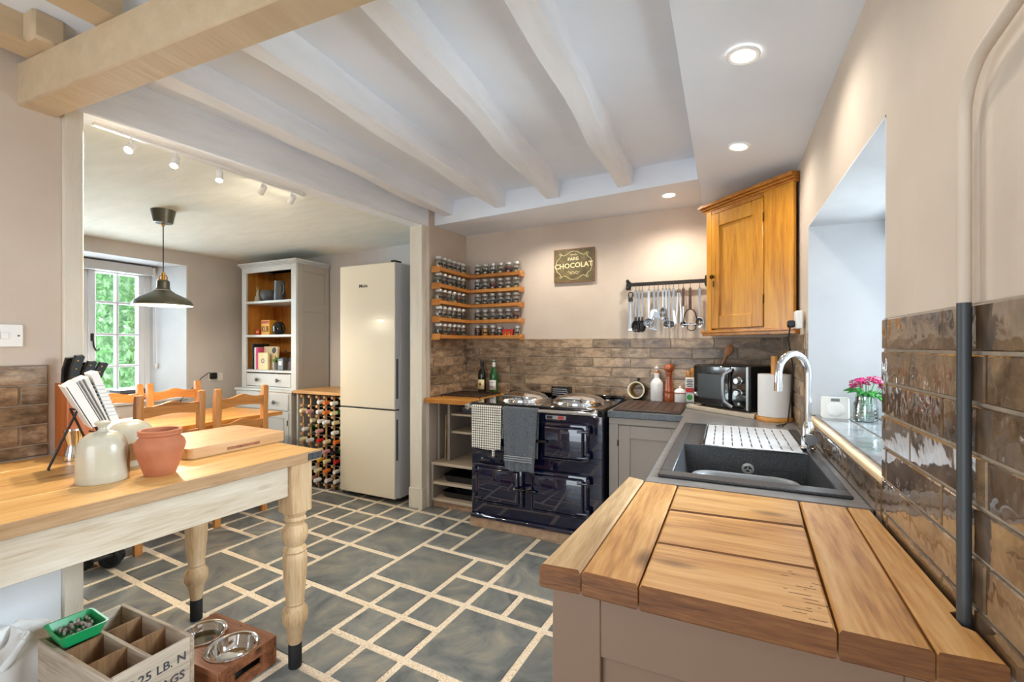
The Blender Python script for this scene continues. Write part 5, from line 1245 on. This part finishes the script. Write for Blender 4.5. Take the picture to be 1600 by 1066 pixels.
MB().lathe([(.030,.176),(.036,.170),(.037,.125),(.045,.108),(.075,.085),(.130,.058),(.162,.032),(.173,.012),(.176,.0)], 48, cap=False).build('shade', 'lamp_grey', pl, solid=.002)
MB().lathe([(.030,.160),(.034,.122),(.072,.080),(.128,.053),(.158,.028),(.171,.002)], 48, cap=False).build('shade_lining', 'lamp_inner', pl)
MB().ball((0,0,.085), .030, 16, 10, (1,1,1.2)).build('bulb', 'bulb', pl)
l = bpy.data.lights.new('pendant_light', 'POINT'); l.energy = 10; l.color = (1, .86, .66); l.shadow_soft_size = .03
o = bpy.data.objects.new('pendant_light', l); COL.objects.link(o); o.location = (-3.57, 1.82, 1.615)
# ---- track light
tk = thing('track_light', 'white ceiling track with five small spotlights beside the header beam', 'light', (-2.47, 1.02, 2.262))
tb = MB(); tb.box(-.012, .012, -.03, 1.02, .0, .020, .002, M=Euler((0,0,R(-2.5))).to_matrix().to_4x4()); tb.build('track', 'white_gloss', tk)
for i, (y, z) in enumerate(((.105,-.045), (.285,-.047), (.495,-.047), (.735,-.048), (.925,-.048))):
    x = y*math.tan(R(2.5)); hd = MB()
    d = Vector((.42-.06*i, -.62+.22*i, -.75-.1*i)).normalized()
    if i > 2: d = Vector((-.75, .2, -.42)).normalized()
    c0 = Vector((x, y, z)); hd.cyl(c0-d*.032, c0+d*.026, .017, 16).cyl((x,y,.0), (x,y,z), .004, 8)
    hd = hd.build('spot_head', 'white_gloss', tk)
    MB().cyl(c0+d*.0262, c0+d*.028, .0145, 16).build('spot_lens', 'spot_glow', hd)
    rot = d.to_track_quat('-Z', 'Y').to_euler()
    spot('track_lamp', Vector((-2.47, 1.02, 2.262))+c0+d*.035, (14, 11, 5, 4, 4)[i], R(110), (1, .85, .62), rot, .014)
# ---- fridge freezer
fz = thing('fridge_freezer', 'tall cream fridge freezer beside the wine rack', 'fridge', (-2.748, 3.17, 0))
MB().box(-.300, .304, -.175, .235, .035, 2.000, .006).build('cabinet', 'fridge_side', fz)
MB().box(-.29, .29, -.15, .2, .0, .035).build('kick_plate', 'black_matte', fz)
for z0, z1, h0, h1 in ((.045, .772, .36, .70), (.782, 1.998, .87, 1.20)):
    d = MB().box(-.304, .304, -.240, -.178, z0, z1, .006, mi=0).build('door', 'fridge_cream', fz)
    MB().box(.3035, .3055, -.239, -.182, z0+.003, z1-.003).build('door_edge', 'fridge_side', d)
    MB().box(.305, .3075, -.226, -.202, h0, h1, .001).build('handle', 'pewter', d)
MB().box(-.298, .298, -.236, -.18, .7725, .7815).build('door_seal', 'black_matte', fz)
MB().box(.26, .30, -.238, -.15, 1.998, 2.012, .002).build('hinge_cover', 'cover_black', fz)
inst('lettering', text_mesh('Miele', .040, 'ink_dark', .0003, .0008, 1.1), fz, (-.035, -.2404, 1.815), (R(90), 0, 0))
# ---- wine rack under a short counter
ct = tag(MB().box(-3.672, -3.062, 2.955, 3.40, .862, .890, .003).build('timber_counter', 'wood_top_x'), 'short pale timber counter over the wine rack', 'worktop')
MB().box(-3.668, -3.650, 2.99, 3.40, 0, .862, .002).build('side_panel', 'dresser_paint', ct)
wr = thing('wine_rack', 'wooden peg wine rack full of bottles beside the fridge', 'wine rack', (-3.345, 3.12, 0))
NC, NR = 5, 9; PX, PZ = .098, .088; wx0, wz0 = -.245, .045
for i in range(NC+1):
    for y in (-.115, .105): MB().box(wx0+i*PX-.006, wx0+i*PX+.006, y-.006, y+.006, .001, wz0+NR*PZ+.014, .001).build('upright', 'rail_wood', wr)
for r in range(NR+1):
    for y in (-.115, .105): MB().box(wx0-.012, wx0+NC*PX+.012, y-.002, y+.002, wz0+r*PZ-.004, wz0+r*PZ+.004, .0005).build('cross_bar', 'pewter', wr)
    for i in range(NC+1): MB().cyl((wx0+i*PX, -.142, wz0+r*PZ), (wx0+i*PX, -.12, wz0+r*PZ), .013, 8).build('peg_end', 'rail_wood', wr) 
caps = [('white', 'label_white'), ('red', 'red_box'), ('yellow', 'yellow_box'), ('orange', 'orange_ink'), ('black', 'cover_black'), ('pink', 'bud_pink'), ('cream', 'label_cream')]
wb_body = {g_: MB().lathe([(0,.262),(.030,.262),(.036,.258),(.036,.105),(.033,.085),(.0185,.055),(.0140,.045),(.0138,-.010),(0,-.010)], 16, Euler((R(-90),0,0)).to_matrix().to_4x4()).mesh('glass', g_) for g_ in ('wine_dark', 'wine_green')}
wb_cap = {n_: MB().lathe([(0,-.020),(.0165,-.020),(.0178,-.014),(.0165,.046),(.0142,.047)], 14, Euler((R(-90),0,0)).to_matrix().to_4x4(), cap=False).mesh('capsule', m_) for n_, m_ in caps}
rn = random.Random(21); ORD = ['first', 'second', 'third', 'fourth', 'fifth', 'sixth', 'seventh', 'eighth', 'ninth']
for r in range(NR):
    for c_ in range(NC):
        if rn.random() < .10: continue
        n_ = rn.choices([k for k, _ in caps], [8, 3, 2, 2, 3, 2, 5])[0]
        t = thing('wine_bottle', 'wine bottle with %s cap, %s row up, %s from left in rack' % (n_, ORD[r], ORD[c_]), 'bottle', (-3.345+wx0+(c_+.5)*PX, 2.965+rn.uniform(-.03, .015), wz0+r*PZ+.0455), 0, 'bottles in the wine rack')
        inst('glass', wb_body['wine_green' if rn.random() < .2 else 'wine_dark'], t); inst('capsule', wb_cap[n_], t)
t = thing('grey_folder', 'grey document box leaning on the wall above the wine rack', 'box', (-3.235, 3.30, .891))
MB().prism([(-.03,0),(.06,0),(.085,.145),(.06,.15)], -.14, .16, 'yz', .003).build('case', 'steel_brushed', t)
MB().prism([(-.032,.004),(-.0305,.004),(-.024,.030),(-.0255,.030)], -.13, .15, 'yz').build('base_strip', 'cover_black', t)
p_ = MB(); [p_.box(-.03+k*.022, -.018+k*.022, -.0335, -.029, .010, .022) for k in range(4)]; p_.build('strip_print', 'label_white', t)
# ---- painted dresser
dr = thing('dresser', 'tall grey painted dresser with open pine shelves in the dining corner', 'dresser', (-4.10, 3.18, 0))
def DB(name, x0, x1, y0, y1, z0, z1, mat='dresser_paint', bev=.002, parent=None): return MB().box(x0+4.10, x1+4.10, y0-3.18, y1-3.18, z0, z1, bev).build(name, mat, parent or dr)
X0, X1 = -4.50, -3.70
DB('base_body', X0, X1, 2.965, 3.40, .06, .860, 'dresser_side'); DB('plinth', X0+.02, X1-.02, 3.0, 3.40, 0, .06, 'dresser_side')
DB('base_top', X0-.02, X1+.022, 2.945, 3.405, .860, .884, bev=.005)
DB('front_frame', X0, X1, 2.955, 2.967, .06, .860)
for x0, x1 in ((-4.47, -4.11), (-4.09, -3.73)):
    d = DB('drawer', x0, x1, 2.945, 2.956, .690, .845, bev=.003)
    MB().lathe([(.006,0),(.006,.012),(.018,.016),(.020,.022),(.014,.027),(0,.028)], 18, Matrix.Translation(((x0+x1)/2+4.10, 2.945-3.18, .768)) @ Euler((R(90),0,0)).to_matrix().to_4x4()).build('knob', 'pewter', d)
    d = DB('cupboard_door', x0, x1, 2.945, 2.956, .085, .670, bev=.003)
    for a0, a1, c0, c1 in ((x0+.05, x0+.055, .14, .62), (x1-.055, x1-.05, .14, .62), (x0+.05, x1-.05, .14, .145), (x0+.05, x1-.05, .615, .62)): DB('bead', a0, a1, 2.942, 2.946, c0, c1, 'dresser_side', 0, d)
    MB().cyl(((x1-.004 if x0 < -4.2 else x1-.004)+4.10, 2.942-3.18, .55), ((x1-.004)+4.10, 2.942-3.18, .60), .004, 6).build('hinge', 'iron', d)
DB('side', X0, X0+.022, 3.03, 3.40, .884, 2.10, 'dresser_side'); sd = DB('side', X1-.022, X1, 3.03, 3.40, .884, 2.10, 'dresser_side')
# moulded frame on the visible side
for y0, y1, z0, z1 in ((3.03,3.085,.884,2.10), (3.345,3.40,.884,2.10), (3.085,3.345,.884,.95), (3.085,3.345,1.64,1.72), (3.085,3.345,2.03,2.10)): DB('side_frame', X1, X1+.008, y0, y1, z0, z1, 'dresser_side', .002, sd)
DB('back_panel', X0+.022, X1-.022, 3.375, 3.395, .884, 2.10, 'pine_z')
DB('inner_lining', X0+.022, X0+.027, 3.04, 3.375, 1.08, 2.08, 'pine_z'); DB('inner_lining', X1-.027, X1-.022, 3.04, 3.375, 1.08, 2.08, 'pine_z')
DB('stile', X0, X0+.070, 3.012, 3.032, .884, 2.10); DB('stile', X1-.070, X1, 3.012, 3.032, .884, 2.10); DB('top_rail', X0+.070, X1-.070, 3.012, 3.032, 2.045, 2.10)
for z in (1.065, 1.418, 1.757): DB('shelf', X0+.024, X1-.024, 3.014, 3.374, z-.024, z)
DB('top_board', X0, X1, 3.02, 3.40, 2.10, 2.112)
for o_, z0, z1 in ((.012, 2.10, 2.112), (.024, 2.112, 2.124), (.036, 2.124, 2.140)): DB('cornice', X0-o_*.5, X1+o_, 3.012-o_, 3.40, z0, z1, bev=.003)
DB('drawer_rail', X0+.07, X1-.07, 3.014, 3.034, .884, .900)
d = DB('drawer', X0+.075, X1-.075, 3.010, 3.030, .905, 1.030, bev=.003)
for x in (-4.25, -3.95): MB().lathe([(.006,0),(.006,.010),(.018,.014),(.020,.020),(.014,.025),(0,.026)], 18, Matrix.Translation((x+4.10, 3.010-3.18, .968)) @ Euler((R(90),0,0)).to_matrix().to_4x4()).build('knob', 'pewter', d)
# things on the dresser shelves
S1, S2, S3, SY = 1.7575, 1.4185, 1.0655, 3.10
t = thing('figurine', 'small white long-eared figurine on the top dresser shelf', 'figurine', (-4.375, SY, S1))
MB().lathe([(0,0),(.030,0),(.032,.01),(.026,.05),(.014,.075),(.016,.09),(.013,.105),(0,.112)], 18).build('body', 'stoneware', t)
for s in (-1, 1): MB().tube([(s*.006,0,.105), (s*.012,0,.13), (s*.022,.0,.160)], [.006,.005,.002], 7).build('ear', 'stoneware', t)
t = thing('grey_bowl', 'round grey pottery bowl on the top dresser shelf', 'bowl', (-4.225, SY+.03, S1)); MB().lathe([(0,0),(.055,0),(.085,.03),(.095,.065),(.088,.100),(.076,.115),(.072,.112),(.082,.095),(.088,.065),(.078,.03),(0,.01)], 32).build('bowl', 'pewter', t)
t = thing('grey_jug', 'tall grey jug with handle on the top dresser shelf', 'jug', (-4.045, SY+.0, S1)); MB().lathe([(0,0),(.052,0),(.055,.01),(.050,.10),(.048,.180),(.052,.198),(.047,.197),(.044,.180),(.046,.10),(0,.012)], 28).build('body', 'pewter', t)
MB().tube([(.047,-.01,.165), (.075,-.015,.165), (.085,-.016,.13), (.080,-.016,.085), (.050,-.01,.06)], .007, 8).build('handle', 'pewter', t)
t = thing('small_red_box', 'small red box on the middle dresser shelf', 'box', (-4.355, SY, S2)); MB().box(-.032, .032, -.02, .02, 0, .058, .002).build('box', 'red_box', t); MB().box(-.018, .018, -.0212, -.0202, .02, .04).build('print', 'yellow_box', t)
t = thing('kub_tin', 'yellow tin with KUB lettering on the middle dresser shelf', 'tin', (-4.205, SY, S2)); MB().box(-.062, .062, -.04, .04, 0, .150, .003).build('tin', 'yellow_box', t); MB().box(-.061, .061, -.0412, -.0402, .108, .146).build('lid_band', 'orange_ink', t)
inst('lettering', text_mesh('KUB', .078, 'ink_dark', .0003, .001, .72), t, (0, -.0412, .055), (R(90), 0, 0))
pm = MB(); [pm.box(-.052+k*.026, -.034+k*.026, -.0420, -.0412, .122, .134) for k in range(4)]; pm.build('band_print', 'ink_dark', t)
t = thing('black_pot', 'round black pot beside the yellow tin', 'pot', (-4.055, SY, S2)); MB().lathe([(0,0),(.04,0),(.058,.03),(.062,.065),(.05,.105),(.036,.122),(.038,.128),(.030,.126),(.045,.10),(.056,.065),(0,.01)], 26).build('pot', 'black_gloss', t)
MB().tube([(.055,-.01,.09), (.085,-.012,.085), (.085,-.012,.045), (.056,-.01,.04)], .006, 8).build('handle', 'black_gloss', t)
for i, (w, h, d_, m_, lab) in enumerate(((.030,.262,.18,'cover_black','tall black-spined cookbook at the left of the lower dresser shelf'), (.022,.225,.17,'label_white','thin white-spined cookbook next to the black one'), (.030,.222,.17,'cover_pink','pink-spined cookbook on the lower dresser shelf'))):
    x = -4.385+[0, .030, .060][i]; t = thing('cookbook', lab, 'book', (x, SY+.04, S3), 0, 'cookbooks on the dresser')
    MB().box(-w/2, w/2, -d_/2, d_/2, 0, h, .002).build('cover', m_, t); MB().box(-w/2+.003, w/2-.003, -d_/2+.005, d_/2+.0006, .004, h+.0006).build('pages', 'paper', t)
t = thing('cookbook', 'large cream cookbook with a dark printed figure standing face out', 'book', (-4.190, SY+.0, S3)); MB().box(-.105, .105, -.012, .012, 0, .235, .002, M=Euler((R(-6),0,0)).to_matrix().to_4x4()).build('cover', 'cover_cream', t); MB().lathe([(0,0),(.030,0),(.030,.001),(0,.001)], 18, Matrix.Translation((.055,.006,.195)) @ Euler((R(84),0,0)).to_matrix().to_4x4()).build('cover_print', 'cover_black', t)
t = thing('small_book', 'small tan book with round emblem standing face out', 'book', (-4.205, SY-.055, S3)); MB().box(-.072, .072, -.012, .012, 0, .172, .002).build('cover', 'label_cream', t); MB().lathe([(.012,0),(.024,0),(.024,.001),(.012,.001),(.012,0)], 18, Matrix.Translation((0,-.0122,.09)) @ Euler((R(90),0,0)).to_matrix().to_4x4(), cap=False).build('emblem', 'pewter', t)
t = thing('potted_succulent', 'small green plant in a zinc pot on the lower dresser shelf', 'plant', (-4.055, SY-.03, S3)); MB().lathe([(0,0),(.026,0),(.034,.075),(.031,.075),(.024,.006),(0,.006)], 20).build('pot', 'steel_brushed', t)
MB().lathe([(0,.066),(.031,.066),(.031,.07),(0,.072)], 16).build('soil', 'walnut_x', t)
b = MB(); rn = random.Random(4)
for k in range(22):
    a, tl, ln = rn.uniform(0, 6.28), rn.uniform(.1, 1.0), rn.uniform(.04, .085); Mx = Matrix.Translation((0,0,.068)) @ Euler((0,tl,a)).to_matrix().to_4x4()
    b.bm.faces.new([b.bm.verts.new(Mx @ Vector(p)) for p in ((-.004,0,0), (0,-.008,ln*.5), (0,0,ln), (0,.008,ln*.5))])
b.build('leaves', 'leaf_green', t, solid=.001)
t = thing('grey_tin', 'small grey tin with paper label next to the plant', 'tin', (-3.965, SY-.02, S3)); MB().box(-.040, .040, -.035, .035, 0, .115, .004).build('tin', 'pewter', t); MB().box(-.022, .022, -.0362, -.0352, .05, .09).build('paper_label', 'label_white', t); MB().lathe([(.036,.115),(.030,.124),(0,.128)], 16).build('lid', 'pewter', t)
t = thing('coffee_mill', 'dark hand coffee mill at the right of the lower dresser shelf', 'coffee mill', (-3.870, SY+.02, S3)); MB().box(-.045, .045, -.045, .045, 0, .09, .004).build('box', 'walnut_x', t); MB().lathe([(.042,.09),(.04,.12),(.02,.142),(.006,.146),(.006,.178),(0,.178)], 20).build('hopper', 'black_matte', t); MB().tube([(0,0,.178), (-.07,-.03,.180)], .004, 6).ball((-.07,-.03,.188), .010, 8, 6).build('crank', 'black_matte', t)
# ---- socket with plug on the dining wall
t = thing('wall_socket', 'white double socket with black plug on the dining wall by the dresser', 'socket', (DX, 2.93, .985))
MB().box(.001, .012, -.073, .073, -.043, .043, .003).build('plate', 'white_plastic', t); MB().box(.012, .050, -.070, -.010, -.020, .045, .006).build('plug', 'black_plastic', t)
MB().tube([(.04,-.05,.03), (.045,-.09,.05), (.04,-.16,.0), (.03,-.26,-.12), (.02,-.34,-.20), (.02,-.36,-.45), (.03,-.37,-.80)], .004, 6).build('cable', 'black_plastic', t)
# ---- dark box on the dining window sill
t = thing('storage_box', 'dark green box on the dining window sill', 'box', (-5.02, 2.30, .8045)); MB().box(-.09, .09, -.13, .13, 0, .095, .003).build('box', 'cover_black', t); MB().box(-.091, .0912, -.132, .132, .070, .098, .002).build('lid', 'pewter', t); MB().box(.0902, .0918, -.07, .09, .01, .06).build('wood_label', 'pine_y', t)
# ---- wheels of a folded trolley under the work table
t = thing('folding_trolley', 'folded trolley with black rubber wheels in the shade beyond the work table', 'trolley', (-3.27, 1.33, 0))
for x, y, r in ((0, .06, .056), (-.10, -.02, .044), (-.05, .11, .044)):
    Mw = Matrix.Translation((x, y, r+.001)) @ Euler((R(90), 0, R(35))).to_matrix().to_4x4()
    w_ = MB().lathe([(r*.55,-.016),(r*.92,-.018),(r,-.010),(r,.010),(r*.92,.018),(r*.55,.016),(r*.5,.008),(r*.5,-.008),(r*.55,-.016)], 26, Mw, cap=False).build('wheel', 'rubber_black', t)
    MB().lathe([(0,-.010),(r*.52,-.010),(r*.52,.010),(0,.010)], 18, Mw).build('hub', 'black_plastic', w_)
MB().box(-.12, .03, -.03, .12, .075, .090, .004).build('deck', 'black_matte', t)
MB().tube([(-.09,.0,.09), (-.09,.0,.60), (-.09,.09,.60), (-.09,.09,.09)], .008, 8).build('frame', 'black_matte', t)
